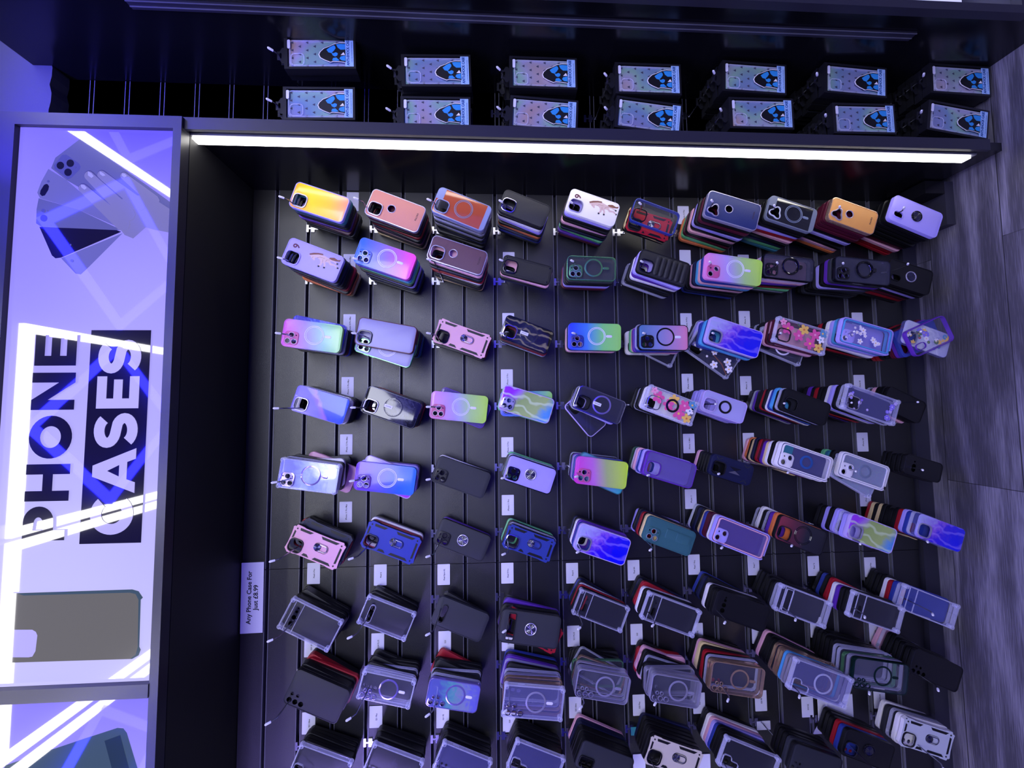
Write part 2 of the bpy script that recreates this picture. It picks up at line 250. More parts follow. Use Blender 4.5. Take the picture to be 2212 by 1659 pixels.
# ------------------------------------------------------------------ measured positions (metres, floor z=0, slat wall y=0)
FRONT=[
[(0.5859,1.9536,18.0,0.1581,0.0777,0.15),(0.5699,1.7427,20.6,0.1635,0.0823,0.14),(0.5675,1.5504,21.8,0.1623,0.0793,0.16),(0.5702,1.3696,21.3,0.1417,0.0692,0.165),(0.5754,1.1699,18.6,0.1512,0.073,0.165),(0.5593,0.9789,20.0,0.1425,0.0734,0.15),(0.5681,0.7561,16.2,0.1641,0.0829,0.175),(0.5633,0.5722,17.6,0.1504,0.0758,0.17),(0.5632,0.3755,19.3,0.1502,0.0755,0.165),(0.5673,0.1693,22.0,0.163,0.0838,0.16)],
[(0.4123,1.9621,21.1,0.1602,0.0787,0.165),(0.4183,1.7641,18.8,0.1643,0.0771,0.165),(0.4277,1.5614,18.1,0.1626,0.0728,0.17),(0.3964,1.3632,14.6,0.1479,0.0579,0.145),(0.4078,1.1678,2.2,0.1475,0.0725,0.13),(0.3989,0.9653,17.8,0.1521,0.0735,0.165),(0.3992,0.7485,7.6,0.1745,0.0802,0.155),(0.4097,0.5697,6.1,0.1595,0.0736,0.145),(0.3978,0.3459,5.2,0.1763,0.0773,0.155),(0.3875,0.1729,16.7,0.1434,0.0812,0.135)],
[(0.204,1.9709,7.7,0.1632,0.0791,0.14),(0.2062,1.7688,10.5,0.1685,0.0813,0.13),(0.2063,1.5563,19.9,0.1682,0.0795,0.08),(0.2117,1.3623,20.9,0.1512,0.0724,0.12),(0.2062,1.1572,1.5,0.16,0.0815,0.11),(0.1993,0.9583,1.2,0.1509,0.077,0.135),(0.1952,0.7583,18.0,0.1652,0.0825,0.16),(0.1978,0.5622,15.9,0.1584,0.0762,0.17),(0.1951,0.3689,15.6,0.1618,0.0798,0.175),(0.1934,0.1882,-23.1,0.1356,0.0804,0.19)],
[(0.01,1.9624,17.3,0.1574,0.0792,0.1),(0.0006,1.7577,19.8,0.1642,0.081,0.11),(-0.0009,1.5674,6.4,0.1733,0.0842,0.06),(0.006,1.3626,17.6,0.1603,0.0785,0.08),(0.002,1.1528,21.8,0.1473,0.0721,0.13),(-0.0012,0.9539,21.3,0.1509,0.0711,0.16),(-0.0072,0.7832,19.3,0.1374,0.0653,0.135),(-0.0098,0.5608,21.1,0.1441,0.0683,0.17),(-0.0049,0.3606,18.9,0.1649,0.0764,0.17),(-0.0071,0.2129,26.0,0.1288,0.0718,0.13)],
[(-0.188,1.9773,8.2,0.1629,0.082,0.13),(-0.2005,1.77,7.4,0.1695,0.0803,0.12),(-0.2118,1.5617,20.7,0.169,0.0809,0.06),(-0.1988,1.3582,19.2,0.1484,0.0772,0.11),(-0.1939,1.1521,8.3,0.1529,0.0785,0.13),(-0.1825,0.9654,17.8,0.1469,0.0717,0.165),(-0.1909,0.7715,18.0,0.1292,0.0619,0.14),(-0.1677,0.5676,19.2,0.1624,0.0751,0.165),(-0.2002,0.3778,19.7,0.1542,0.0755,0.15),(-0.1952,0.1912,17.2,0.1188,0.0597,0.15)],
[(-0.3957,1.9726,23.5,0.1596,0.0827,0.09),(-0.3951,1.765,21.7,0.1658,0.0839,0.07),(-0.4006,1.5592,22.5,0.1613,0.0809,0.05),(-0.4054,1.36,20.9,0.1513,0.0744,0.08),(-0.4001,1.1515,19.9,0.1569,0.0796,0.12),(-0.3817,0.9533,21.3,0.1497,0.0739,0.12),(-0.3852,0.7527,22.4,0.1676,0.0789,0.14),(-0.3852,0.5667,22.3,0.1535,0.0747,0.135),(-0.3801,0.3646,21.5,0.1476,0.0748,0.15),(-0.3783,0.1716,20.9,0.149,0.0707,0.165)],
[(-0.6094,1.9835,27.4,0.1582,0.0911,0.09),(-0.6075,1.775,22.8,0.149,0.0827,0.075),(-0.6252,1.5649,23.0,0.1591,0.0849,0.06),(-0.6224,1.3647,9.7,0.1685,0.0899,0.13),(-0.6009,1.1513,22.5,0.1566,0.0755,0.09),(-0.6039,0.9552,21.4,0.165,0.0786,0.12),(-0.5949,0.7535,20.7,0.165,0.0749,0.13),(-0.5942,0.5581,21.5,0.1641,0.0779,0.12),(-0.6051,0.3595,20.1,0.1626,0.0746,0.145),(-0.6068,0.1728,22.1,0.1787,0.0738,0.125)],
[(-0.7901,1.9525,24.8,0.16,0.0963,0.11),(-0.7874,1.7671,14.0,0.1504,0.076,0.1),(-0.7972,1.5792,11.1,0.1442,0.0756,0.12),(-0.7974,1.3603,7.1,0.1642,0.0841,0.16),(-0.7897,1.1604,11.8,0.1533,0.0766,0.125),(-0.7929,0.9625,11.5,0.1425,0.0748,0.15),(-0.7813,0.776,10.8,0.1557,0.0838,0.135),(-0.7847,0.5514,20.9,0.1771,0.0854,0.16),(-0.776,0.3692,10.0,0.1648,0.0852,0.155),(-0.7847,0.1721,23.8,0.1591,0.0755,0.13)],
[(-0.9995,1.9492,22.0,0.1549,0.0847,0.085),(-1.0072,1.7501,22.7,0.1521,0.0833,0.085),(-1.0092,1.5567,23.7,0.1508,0.0813,0.09),(-1.0095,1.3488,22.9,0.1503,0.0795,0.095),(-1.0095,1.1559,22.8,0.1606,0.0798,0.105),(-1.0019,0.9567,20.8,0.1619,0.0833,0.11),(-1.0073,0.7483,23.5,0.1699,0.0801,0.13),(-1.0153,0.564,20.7,0.1508,0.0779,0.14),(-1.0081,0.3818,21.9,0.157,0.0764,0.115),(-0.9906,0.1928,19.4,0.1631,0.0851,0.11)]]
EXPOSE={(0,5):{1:(0.5414,0.9914,16.7,0.1361,0.0758,0.135)},(2,1):{2:(0.1748,1.7737,18.6,0.1683,0.0772,0.115)},(2,6):{4:(0.1582,0.7713,35.6,0.1619,0.0804,0.07)},(2,0):{1:(0.2145,1.9619,12.4,0.1553,0.0779,0.125)},(2,9):{1:(0.1896,0.1707,19.7,0.1505,0.0754,0.165)},(4,1):{1:(-0.1991,1.7656,22.6,0.1609,0.0767,0.105)},(3,4):{4:(-0.0284,1.1803,50.5,0.1277,0.0708,0.07)},(6,3):{1:(-0.6368,1.3579,25.9,0.1739,0.077,0.11)},(5,0):{1:(-0.3827,1.9571,24.5,0.1517,0.083,0.07)},(7,0):{6:(-0.7801,1.939,23.4,0.1566,0.082,0.065)},(4,0):{4:(-0.1911,1.9523,21.8,0.1542,0.0796,0.05)},(4,8):{2:(-0.2188,0.3809,30.6,0.1419,0.0732,0.125)},(3,2):{1:(-0.0028,1.5567,22.3,0.1623,0.0798,0.045)},(3,3):{1:(0.008,1.3613,0.5,0.1592,0.0768,0.065)},(4,4):{1:(-0.1982,1.1481,24.4,0.1522,0.0764,0.115)},(2,5):{5:(0.1805,0.9547,26.7,0.1433,0.0728,0.07)},(2,7):{4:(0.178,0.5699,22.7,0.1502,0.0729,0.1)}}
PRICE=[(0.4635,1.922,'iPhone 15 Pro Max'),(0.6695,1.9147,''),(0.2675,1.9192,'iPhone 14 Pro Max'),(0.0663,1.922,'iPhone 13 Pro Max'),(-0.1138,1.9236,'iPhone 12 Pro Max'),(-0.3219,1.9219,'iPhone 11 Pro Max'),(0.4761,1.4085,''),(0.2727,1.4119,'iPhone 14 Pro'),(0.0882,1.4181,'iPhone 13 Pro'),(-0.13,1.4185,'iPhone 12 Pro'),(-0.312,1.4187,'iPhone 11 Pro'),(0.6422,0.8139,'iPhone 15 Plus'),(0.4898,0.8131,''),(0.2735,0.8179,'iPhone 14 Plus'),(0.0707,0.8207,'iPhone 13 Mini'),(-0.1269,0.8234,'iPhone 12 Mini'),(-0.3061,0.8239,'iPhone 11'),(0.4757,0.6106,''),(0.2817,0.6163,'iPhone 14'),(0.0617,0.6218,'iPhone 13'),(-0.1268,0.6211,'iPhone 12'),(0.2776,0.2176,''),(0.0636,0.2249,'iPhone SE'),(-0.1309,0.2262,'iPhone XR'),(-0.3114,0.2284,'iPhone X/XS'),(-0.5045,2.0155,'Pixel 6 Pro'),(-0.5154,1.8145,'Pixel 6'),(-0.5201,1.6203,'Pixel 9pro XL'),(-0.522,1.4221,'Pixel 9 Pro'),(-0.5284,1.2172,'Pixel 8'),(-0.5254,1.0191,'Pixel 8A'),(-0.5138,0.821,'Pixel 7 Pro'),(-0.5219,0.6234,'Pixel 7'),(-0.5301,0.421,'Pixel 7a'),(-0.5397,0.2266,'Pixel 6 Pro'),(-0.7193,2.0196,'S24 Ultra'),(-0.7204,1.8202,'S24 PLUS'),(-0.7216,1.6172,'S23'),(-0.7251,1.4225,'S24 Ultra'),(-0.7206,1.2167,'S23 PLUS'),(-0.7227,1.0152,'S23'),(-0.7275,0.8189,'S23 FE'),(-0.7351,0.6194,'S22'),(-0.7238,0.4237,'S22'),(-0.7444,0.2246,'S22'),(-0.941,2.0215,'S21 Ultra'),(-0.9327,1.8235,'S21 Plus'),(-0.9431,1.623,'S21 FE'),(-0.9651,1.4208,'S20'),(-0.9341,1.2152,'S20 Ultra'),(-0.9367,1.0141,'S20 Plus'),(-0.9402,0.8209,'S20'),(-0.9422,0.6192,'S20 FE'),(-0.9681,0.4663,'S10 5G'),(-0.9525,0.223,'S10 PLUS'),(-1.1135,1.0178,''),(-1.1247,0.8108,'')]
BOXES=[(0,0.9449,1.9173,-2.2,0.1853,0.0867,2),(0,0.9062,1.6105,-1.7,0.1833,0.0706,3),(0,0.9101,1.3199,-0.0,0.1872,0.0955,4),(0,0.9031,1.0275,0.0,0.1885,0.0811,4),(0,0.9173,0.7221,2.3,0.1819,0.094,5),(0,0.9203,0.423,3.5,0.1883,0.0992,6),(0,0.9329,0.1039,1.8,0.1911,0.1025,7),(1,0.8037,1.917,-1.4,0.1886,0.1003,2),(1,0.7868,1.6116,-0.9,0.1844,0.0959,3),(1,0.793,1.3203,3.1,0.1887,0.0959,4),(1,0.7964,1.0296,6.3,0.1906,0.0957,4),(1,0.8129,0.7068,-0.2,0.2002,0.0994,5),(1,0.8063,0.4048,-0.5,0.1949,0.1023,6),(1,0.8105,0.1204,8.9,0.1886,0.1031,6)]
ART={'phone_a':('gphone',[(0.6705,2.4735),(0.5078,2.2509),(0.437,2.253),(0.4503,2.311),(0.5631,2.5018),(0.5924,2.5389),(0.6191,2.5307)]),'phone_b':('gphone2',[(0.5905,2.5452),(0.5631,2.5018),(0.439,2.3594),(0.4899,2.4721),(0.5163,2.5602),(0.5302,2.5674),(0.5584,2.5595)]),'phone_c':('gphone',[(0.5163,2.5634),(0.4899,2.4721),(0.439,2.3659),(0.445,2.5529),(0.4535,2.5655),(0.4883,2.5666)]),'phone_e':('gphone2',[(0.3679,2.5039),(0.432,2.3656),(0.3478,2.4389),(0.3287,2.4571),(0.3303,2.4684)]),'phone_d':('dark',[(0.445,2.5577),(0.4405,2.3822),(0.4354,2.369),(0.3696,2.504),(0.3677,2.5167),(0.3745,2.525)]),'island':('gphone3',[(0.6266,2.515),(0.6276,2.5053),(0.6062,2.475),(0.5975,2.4706),(0.5903,2.4725),(0.5687,2.4908),(0.565,2.4987),(0.5908,2.5308),(0.5996,2.5329)]),'nail1':('nail',[(0.5855,2.4512),(0.5803,2.4428),(0.5733,2.4375),(0.5686,2.4422),(0.5748,2.4506)]),'nail2':('nail',[(0.5861,2.4235),(0.5809,2.4151),(0.5757,2.4099),(0.5738,2.4164),(0.579,2.4232)]),'nail3':('nail',[(0.5515,2.4656),(0.5499,2.4574),(0.543,2.4516),(0.5386,2.4568),(0.5445,2.4646)]),'nail4':('nail',[(0.5819,2.371),(0.5803,2.3644),(0.575,2.3592),(0.5713,2.3656),(0.5758,2.3717)]),'case_print':('casebrown',[(-0.415,2.5659),(-0.4149,2.3022),(-0.4195,2.2878),(-0.4343,2.2776),(-0.4389,2.2822),(-0.544,2.2807),(-0.5505,2.2773),(-0.5629,2.2814),(-0.5702,2.2951),(-0.5674,2.5656),(-0.557,2.5768),(-0.5445,2.5806),(-0.4319,2.5801),(-0.4195,2.5748)]),'case_hole':('lilac',[(-0.4957,2.5533),(-0.4971,2.5151),(-0.5021,2.5072),(-0.5101,2.5036),(-0.5444,2.5056),(-0.556,2.5116),(-0.5572,2.5192),(-0.5557,2.5557),(-0.5484,2.5607),(-0.5016,2.5605)]),'case_edge':('caseteal',[(-0.4149,2.3022),(-0.4195,2.2878),(-0.4343,2.2776),(-0.4389,2.2822),(-0.544,2.2807),(-0.5505,2.2773),(-0.5629,2.2814),(-0.5702,2.2951),(-0.57,2.2998),(-0.5611,2.2877),(-0.5439,2.2838),(-0.4388,2.2869),(-0.4257,2.2938),(-0.4221,2.3066),(-0.4207,2.538),(-0.4154,2.5536)]),'case2':('caseteal',[(-0.7899,2.5576),(-0.772,2.4989),(-0.741,2.3917),(-0.7215,2.3222),(-0.7231,2.3098),(-0.7333,2.3016),(-0.8207,2.2715),(-0.8047,2.5627)]),'case2in':('casedark',[(-0.7478,2.3485),(-0.7372,2.3153),(-0.8197,2.2899),(-0.8176,2.3268)]),'lens0':('lens',[(0.5998,2.509),(0.5961,2.5094),(0.593,2.5112),(0.5908,2.5139),(0.59,2.5172),(0.5907,2.5205),(0.5927,2.5235),(0.5957,2.5255),(0.5994,2.5264),(0.603,2.5259),(0.6062,2.5242),(0.6083,2.5215),(0.6091,2.5182),(0.6085,2.5149),(0.6065,2.5119),(0.6034,2.5098)]),'lens1':('lens',[(0.606,2.4863),(0.6023,2.4868),(0.5991,2.4885),(0.597,2.4912),(0.5962,2.4945),(0.5969,2.4979),(0.5989,2.5009),(0.6019,2.5029),(0.6056,2.5038),(0.6092,2.5033),(0.6124,2.5016),(0.6145,2.4989),(0.6153,2.4956),(0.6147,2.4922),(0.6127,2.4892),(0.6096,2.4872)]),'lens2':('lens',[(0.5828,2.4903),(0.5792,2.4907),(0.576,2.4925),(0.5739,2.4952),(0.5731,2.4985),(0.5738,2.5019),(0.5758,2.5048),(0.5788,2.5068),(0.5825,2.5077),(0.5861,2.5072),(0.5893,2.5055),(0.5914,2.5028),(0.5922,2.4995),(0.5915,2.4961),(0.5895,2.4932),(0.5865,2.4911)]),'lens3':('lens',[(0.4668,2.5408),(0.4636,2.5412),(0.4608,2.5427),(0.459,2.545),(0.4583,2.5479),(0.4589,2.5509),(0.4607,2.5535),(0.4633,2.5553),(0.4665,2.5561),(0.4697,2.5557),(0.4724,2.5542),(0.4743,2.5518),(0.475,2.5489),(0.4744,2.5459),(0.4726,2.5433),(0.4699,2.5415)]),'pill':('lens',[(0.5517,2.5446),(0.5465,2.5411),(0.5377,2.5422),(0.5235,2.5494),(0.5217,2.5557),(0.5268,2.5608),(0.5356,2.5598),(0.5498,2.5526),(0.5523,2.5479)]),'dot0':('gphone3',[(0.5588,2.5399),(0.5572,2.5402),(0.5561,2.5412),(0.5556,2.5426),(0.556,2.5441),(0.5571,2.5452),(0.5587,2.5457),(0.5603,2.5454),(0.5615,2.5444),(0.5619,2.543),(0.5615,2.5415),(0.5604,2.5404)]),'dot1':('gphone3',[(0.4851,2.5456),(0.4827,2.5461),(0.4809,2.5476),(0.4802,2.5498),(0.4808,2.5521),(0.4826,2.5538),(0.485,2.5546),(0.4874,2.5541),(0.4893,2.5526),(0.4899,2.5504),(0.4893,2.5481),(0.4876,2.5464)]),'dot2':('gphone3',[(0.3619,2.4749),(0.3602,2.4752),(0.3589,2.4763),(0.3585,2.4779),(0.3589,2.4795),(0.3602,2.4807),(0.3619,2.4813),(0.3636,2.4809),(0.3649,2.4798),(0.3654,2.4783),(0.3649,2.4766),(0.3637,2.4754)]),'dot3':('gphone3',[(0.5962,2.4806),(0.5947,2.4809),(0.5937,2.4818),(0.5933,2.4831),(0.5936,2.4844),(0.5946,2.4854),(0.596,2.4858),(0.5975,2.4855),(0.5985,2.4846),(0.5989,2.4834),(0.5986,2.482),(0.5976,2.481)]),'dot4':('gphone3',[(0.6155,2.505),(0.6148,2.5051),(0.6142,2.5056),(0.614,2.5062),(0.6142,2.5069),(0.6147,2.5074),(0.6154,2.5076),(0.6161,2.5074),(0.6167,2.507),(0.6169,2.5064),(0.6167,2.5057),(0.6162,2.5052)]),'dot5':('gphone3',[(0.4852,2.5396),(0.4845,2.5397),(0.484,2.5401),(0.4838,2.5408),(0.484,2.5414),(0.4845,2.5419),(0.4852,2.5421),(0.4859,2.542),(0.4864,2.5416),(0.4866,2.5409),(0.4864,2.5403),(0.4859,2.5398)]),'dot6':('gphone3',[(0.4009,2.4805),(0.3999,2.4807),(0.3991,2.4814),(0.3988,2.4823),(0.3991,2.4833),(0.3998,2.484),(0.4009,2.4843),(0.4019,2.4841),(0.4027,2.4835),(0.403,2.4825),(0.4027,2.4815),(0.402,2.4808)]),'palm':('hand',[(0.5054,2.3886),(0.5199,2.3632),(0.5277,2.3275),(0.5211,2.2976),(0.49,2.2502),(0.4335,2.2519),(0.4401,2.2844),(0.4468,2.3109),(0.4183,2.339),(0.4268,2.3589),(0.4493,2.3762)]),'fsh0':('crease',[(0.5689,2.3727),(0.5719,2.3751),(0.5756,2.3762),(0.5794,2.376),(0.5829,2.3745),(0.5854,2.3718),(0.5865,2.3684),(0.5862,2.3648),(0.5844,2.3616),(0.5229,2.2876),(0.5153,2.2836),(0.5069,2.2857),(0.5028,2.2927),(0.5053,2.3005)]),'fin0':('hand',[(0.5692,2.3728),(0.5717,2.3748),(0.5749,2.3759),(0.5782,2.3757),(0.5812,2.3744),(0.5833,2.3721),(0.5844,2.3693),(0.5841,2.3662),(0.5826,2.3634),(0.5252,2.2862),(0.5157,2.281),(0.5053,2.2835),(0.5,2.2922),(0.503,2.3019)]),'fsh1':('crease',[(0.5681,2.4253),(0.5716,2.4282),(0.576,2.4298),(0.5807,2.4297),(0.585,2.4279),(0.5881,2.4248),(0.5896,2.4207),(0.5893,2.4164),(0.5873,2.4124),(0.5128,2.3197),(0.5045,2.315),(0.4953,2.317),(0.4906,2.3246),(0.4931,2.3331)]),'fin1':('hand',[(0.5684,2.4254),(0.5715,2.428),(0.5754,2.4294),(0.5795,2.4293),(0.5833,2.4278),(0.5861,2.4251),(0.5875,2.4215),(0.5872,2.4177),(0.5855,2.4142),(0.5153,2.3181),(0.5051,2.3122),(0.4936,2.3146),(0.4875,2.324),(0.4905,2.3347)]),'fsh2':('crease',[(0.5657,2.4558),(0.5698,2.4585),(0.5746,2.4597),(0.5795,2.4591),(0.5837,2.4568),(0.5866,2.4531),(0.5877,2.4487),(0.5868,2.4442),(0.5841,2.4402),(0.4875,2.3431),(0.478,2.3389),(0.4684,2.3421),(0.4643,2.3508),(0.4681,2.3598)]),'fin2':('hand',[(0.5659,2.4558),(0.5695,2.4583),(0.5738,2.4593),(0.5782,2.4588),(0.5819,2.4568),(0.5845,2.4536),(0.5855,2.4497),(0.5848,2.4456),(0.5824,2.4421),(0.4901,2.3411),(0.4783,2.3358),(0.4662,2.3397),(0.4609,2.3505),(0.4655,2.3618)]),'fsh3':('crease',[(0.5338,2.4672),(0.5375,2.47),(0.542,2.4713),(0.5467,2.4709),(0.5507,2.4689),(0.5536,2.4655),(0.5548,2.4614),(0.5542,2.4571),(0.5518,2.4533),(0.4635,2.355),(0.4538,2.3504),(0.4437,2.3533),(0.439,2.3621),(0.4425,2.3716)]),'fin3':('hand',[(0.5341,2.4673),(0.5373,2.4697),(0.5413,2.4709),(0.5454,2.4706),(0.549,2.4688),(0.5515,2.4659),(0.5526,2.4623),(0.5521,2.4585),(0.5501,2.4552),(0.4662,2.3531),(0.4542,2.3471),(0.4415,2.3507),(0.4355,2.3616),(0.4398,2.3736)]),'cases_panel':('dark',[(0.192,2.4227),(0.192,2.2861),(-0.3093,2.2874),(-0.3089,2.4241)])}
LETTERS=[('P',-0.2989,-0.2211,2.4573,2.5497),('H',-0.2092,-0.1241,2.4528,2.5495),('O',-0.1114,-0.0112,2.4526,2.5481),('N',0.0024,0.0903,2.4519,2.5481),('E',0.1069,0.1814,2.4532,2.5463),('C',-0.2893,-0.1982,2.3072,2.4031),('A',-0.1943,-0.0899,2.3069,2.4031),('S',-0.0882,-0.0069,2.3072,2.4033),('E',0.0044,0.0808,2.3069,2.4026),('S',0.0877,0.1684,2.3067,2.402)]
# ------------------------------------------------------------------ the room
def wood_mat():
    m = bpy.data.materials.new('grey_oak_vinyl'); nt, N, L, b = nodes(m)
    tc = N.new('ShaderNodeTexCoord'); mp = N.new('ShaderNodeMapping'); mp.inputs['Scale'].default_value = (1.0, 9.0, 1); L.new(tc.outputs['Object'], mp.inputs[0])
    # planks run along X (parallel to the wall)
    br = N.new('ShaderNodeTexBrick'); br.inputs['Scale'].default_value = 1; br.inputs['Brick Width'].default_value = 1.15; br.inputs['Row Height'].default_value = .18; br.inputs['Mortar Size'].default_value = .0012; br.offset = .37
    br.inputs['Color1'].default_value = (.7, .7, .7, 1); br.inputs['Color2'].default_value = (1, 1, 1, 1); br.inputs['Mortar'].default_value = (.25, .25, .25, 1)
    mp2 = N.new('ShaderNodeMapping'); mp2.inputs['Location'].default_value = (.25, .055, 0); L.new(tc.outputs['Object'], mp2.inputs[0]); L.new(mp2.outputs[0], br.inputs[0])
    ad = N.new('ShaderNodeVectorMath'); ad.operation = 'MULTIPLY_ADD'; ad.inputs[1].default_value = (7, 7, 7); L.new(br.outputs['Color'], ad.inputs[0]); L.new(mp.outputs[0], ad.inputs[2])
    n1 = N.new('ShaderNodeTexNoise'); n1.inputs['Scale'].default_value = .9; n1.inputs['Detail'].default_value = 2; n1.inputs['Distortion'].default_value = .4; L.new(ad.outputs[0], n1.inputs[0])
    mr = N.new('ShaderNodeMath'); mr.operation = 'MULTIPLY'; mr.inputs[1].default_value = 26; L.new(n1.outputs['Fac'], mr.inputs[0])
    si = N.new('ShaderNodeMath'); si.operation = 'SINE'; L.new(mr.outputs[0], si.inputs[0])
    mp3 = N.new('ShaderNodeMapping'); mp3.inputs['Scale'].default_value = (14, 420, 1); L.new(tc.outputs['Object'], mp3.inputs[0])
    n2 = N.new('ShaderNodeTexNoise'); n2.inputs['Scale'].default_value = 1; n2.inputs['Detail'].default_value = 4; L.new(mp3.outputs[0], n2.inputs[0])
    a = N.new('ShaderNodeMath'); a.operation = 'MULTIPLY_ADD'; a.inputs[1].default_value = .2; L.new(si.outputs[0], a.inputs[0]); L.new(n2.outputs['Fac'], a.inputs[2])
    r = ramp(N, [(.3, '#4a4753'), (.55, '#6a6676'), (.85, '#8f8b9c')]); L.new(a.outputs[0], r.inputs[0])
    mx = N.new('ShaderNodeMix'); mx.data_type = 'RGBA'; mx.blend_type = 'MULTIPLY'; mx.inputs[0].default_value = 1; L.new(r.outputs[0], mx.inputs[6]); L.new(br.outputs['Color'], mx.inputs[7])
    L.new(mx.outputs[2], b.inputs['Base Color']); b.inputs['Roughness'].default_value = .5
    return m
MAT['wood'] = wood_mat()
MAT['slat'] = pm('black_slat_laminate', '#0c0c10', .36, spec=.9, bump=.5, bscale=700)
MAT['panel'] = pm('black_gloss_panel', '#0e0e13', .2, bump=.05, bscale=60)
MAT['fascia'] = pm('black_satin_fascia', '#2a2936', .38)
MAT['alu'] = pm('aluminium_slot_insert', '#70707e', .4, metal=.25)
MAT['under'] = pm('black_matt_board', '#101016', .6)
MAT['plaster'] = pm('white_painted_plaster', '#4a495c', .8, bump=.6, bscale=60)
MAT['ceil'] = pm('dark_ceiling_paint', '#26262e', .8)
def struct(o, kind='structure'): o['kind'] = kind; return o
b = MB(); b.box(-3, 3, -4, .4, -.02, 0, 'wood'); struct(b.obj('floor', smooth=False))
b = MB(); b.box(-3, 3, -4, .4, 3.05, 3.1, 'ceil'); struct(b.obj('ceiling', smooth=False))
b = MB(); b.box(-3, .715, .02, .3, 0, 3.05, 'fascia'); struct(b.obj('wall_back', smooth=False))
# white plastered wall above the neighbouring bay, with its ragged lower edge
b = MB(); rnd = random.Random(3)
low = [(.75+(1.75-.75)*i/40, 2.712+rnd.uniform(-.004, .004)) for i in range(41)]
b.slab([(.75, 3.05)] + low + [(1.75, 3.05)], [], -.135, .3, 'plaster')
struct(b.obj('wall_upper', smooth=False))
b = MB(); b.box(.715, 1.75, -.02, .3, 0, 2.69, 'fascia'); struct(b.obj('wall_side', smooth=False))

GZ0 = 0.6882+1.465
def slat_panel(x0, x1, yf, ztop, zbot, gz, label):
    t = empty('slat_wall_panel', ((x0+x1)/2, yf, zbot), label, 'slat wall'); ox, oy, oz = t.location
    edges = [ztop] + [g for g in gz if zbot < g < ztop] + [zbot]
    b = MB(); a = MB(); n = len(edges)
    for i in range(n-1):
        z1 = edges[i]-(.006 if i else 0); z0 = edges[i+1]+(.006 if i+1 < n-1 else 0)
        b.box(x0-ox, x1-ox, 0, .017, z0-oz, z1-oz, 'slat')
    b.box(x0-ox, x1-ox, .0125, .018, zbot-oz, ztop-oz, 'black')
    for g in edges[1:-1]:
        for s_ in (1, -1):
            za, zb = sorted((g-oz+s_*.0072, g-oz+s_*.0052)); a.box(x0-ox+.0005, x1-ox-.0005, -.0008, .0105, za, zb, 'alu')
    b.obj('slat_boards', t, False); a.obj('slot_inserts', t, False); return t
gz = [GZ0-.1*k for k in range(21)]
XJ, XC = -.489, .704
slat_panel(XJ+.0008, XC, 0, 2.228, GZ0-2.1, gz, 'black slatted wall panel behind the phone cases, upper of the two in the photo')
slat_panel(-1.69, XJ-.0008, 0, 2.228, GZ0-2.1, gz, 'black slatted wall panel behind the lowest phone cases in the photo')
g2 = [.68+1.465+.1*k for k in range(-21, 7)]
slat_panel(.728, .98, -.09, 2.76, .05, g2, 'black slatted wall panel behind the boxed shockproof cases')
# plinth under the slat wall
b = MB(); b.box(-1.69, XC, -.012, .018, 0, GZ0-2.1-.004, 'fascia'); struct(b.obj('baseboard_back', smooth=False))
b = MB(); b.box(.728, .98, -.10, -.07, 0, .045, 'fascia'); struct(b.obj('baseboard_side', smooth=False))
# header box above the cases, holding the lit sign
t = empty('header_cabinet', (-.5, -.27, 2.23), 'black header cabinet framing the lit sign over the phone cases', 'cabinet'); o3 = t.location
b = MB(); b.box(-1.69-o3.x, .704-o3.x, 0.012, .29, 2.230-o3.z, 2.245-o3.z, 'under'); b.obj('underside_board', t, False)
b = MB()
b.box(-1.69-o3.x, .727-o3.x, -.016, .01, 2.618-o3.z, 2.655-o3.z, 'fascia')
b.box(-1.69-o3.x, .727-o3.x, -.016, .01, 2.230-o3.z, 2.250-o3.z, 'fascia')
b.box(.696-o3.x, .727-o3.x, -.016, .01, 2.250-o3.z, 2.618-o3.z, 'fascia')
b.box(-.652-o3.x, -.622-o3.x, -.018, .01, 2.250-o3.z, 2.618-o3.z, 'fascia')
b.obj('frame', t, False)
b = MB(); b.box(-1.69-o3.x, .727-o3.x, .012, .29, 2.618-o3.z, 2.64-o3.z, 'fascia'); b.obj('top_board', t, False)
b = MB(); b.box(-3, .74, -.2, .02, 2.70, 3.05, 'fascia'); struct(b.obj('trim_1', smooth=False))
# side partition with the light strip
b = MB(); b.box(.704, .727, -.27, .018, .03, 2.62, 'panel'); b.box(.700, .731, -.278, -.27, .075, 2.62, 'fascia')
setp(b.obj('partition_panel', smooth=False), 'black upright partition board beside the bright light strip', 'partition')
t = empty('led_light_strip', (.70, -.241, .1), 'long bright white light strip on the black partition', 'light strip')
b = MB(); b.box(-.001, .004, -.017, .017, -.01, 2.15, 'alu'); b.obj('housing', t, False)
b = MB(); b.slab([(-.007, 0), (-.007, 2.138), (-.001, 2.138), (-.001, 0)], [], -.011, .011, emitm('led_diffuser', (1, .97, .93, 1), LED_S)); b.obj('diffuser', t, False)
# kick board at the foot of the partition
b = MB(); b.box(.56, .699, -.13, -.014, 0, .03, 'fascia'); b.box(.66, .7, -.13, -.014, .03, .095, 'panel')
setp(b.obj('kick_board', smooth=False), 'low black board on the floor at the foot of the partition', 'board')
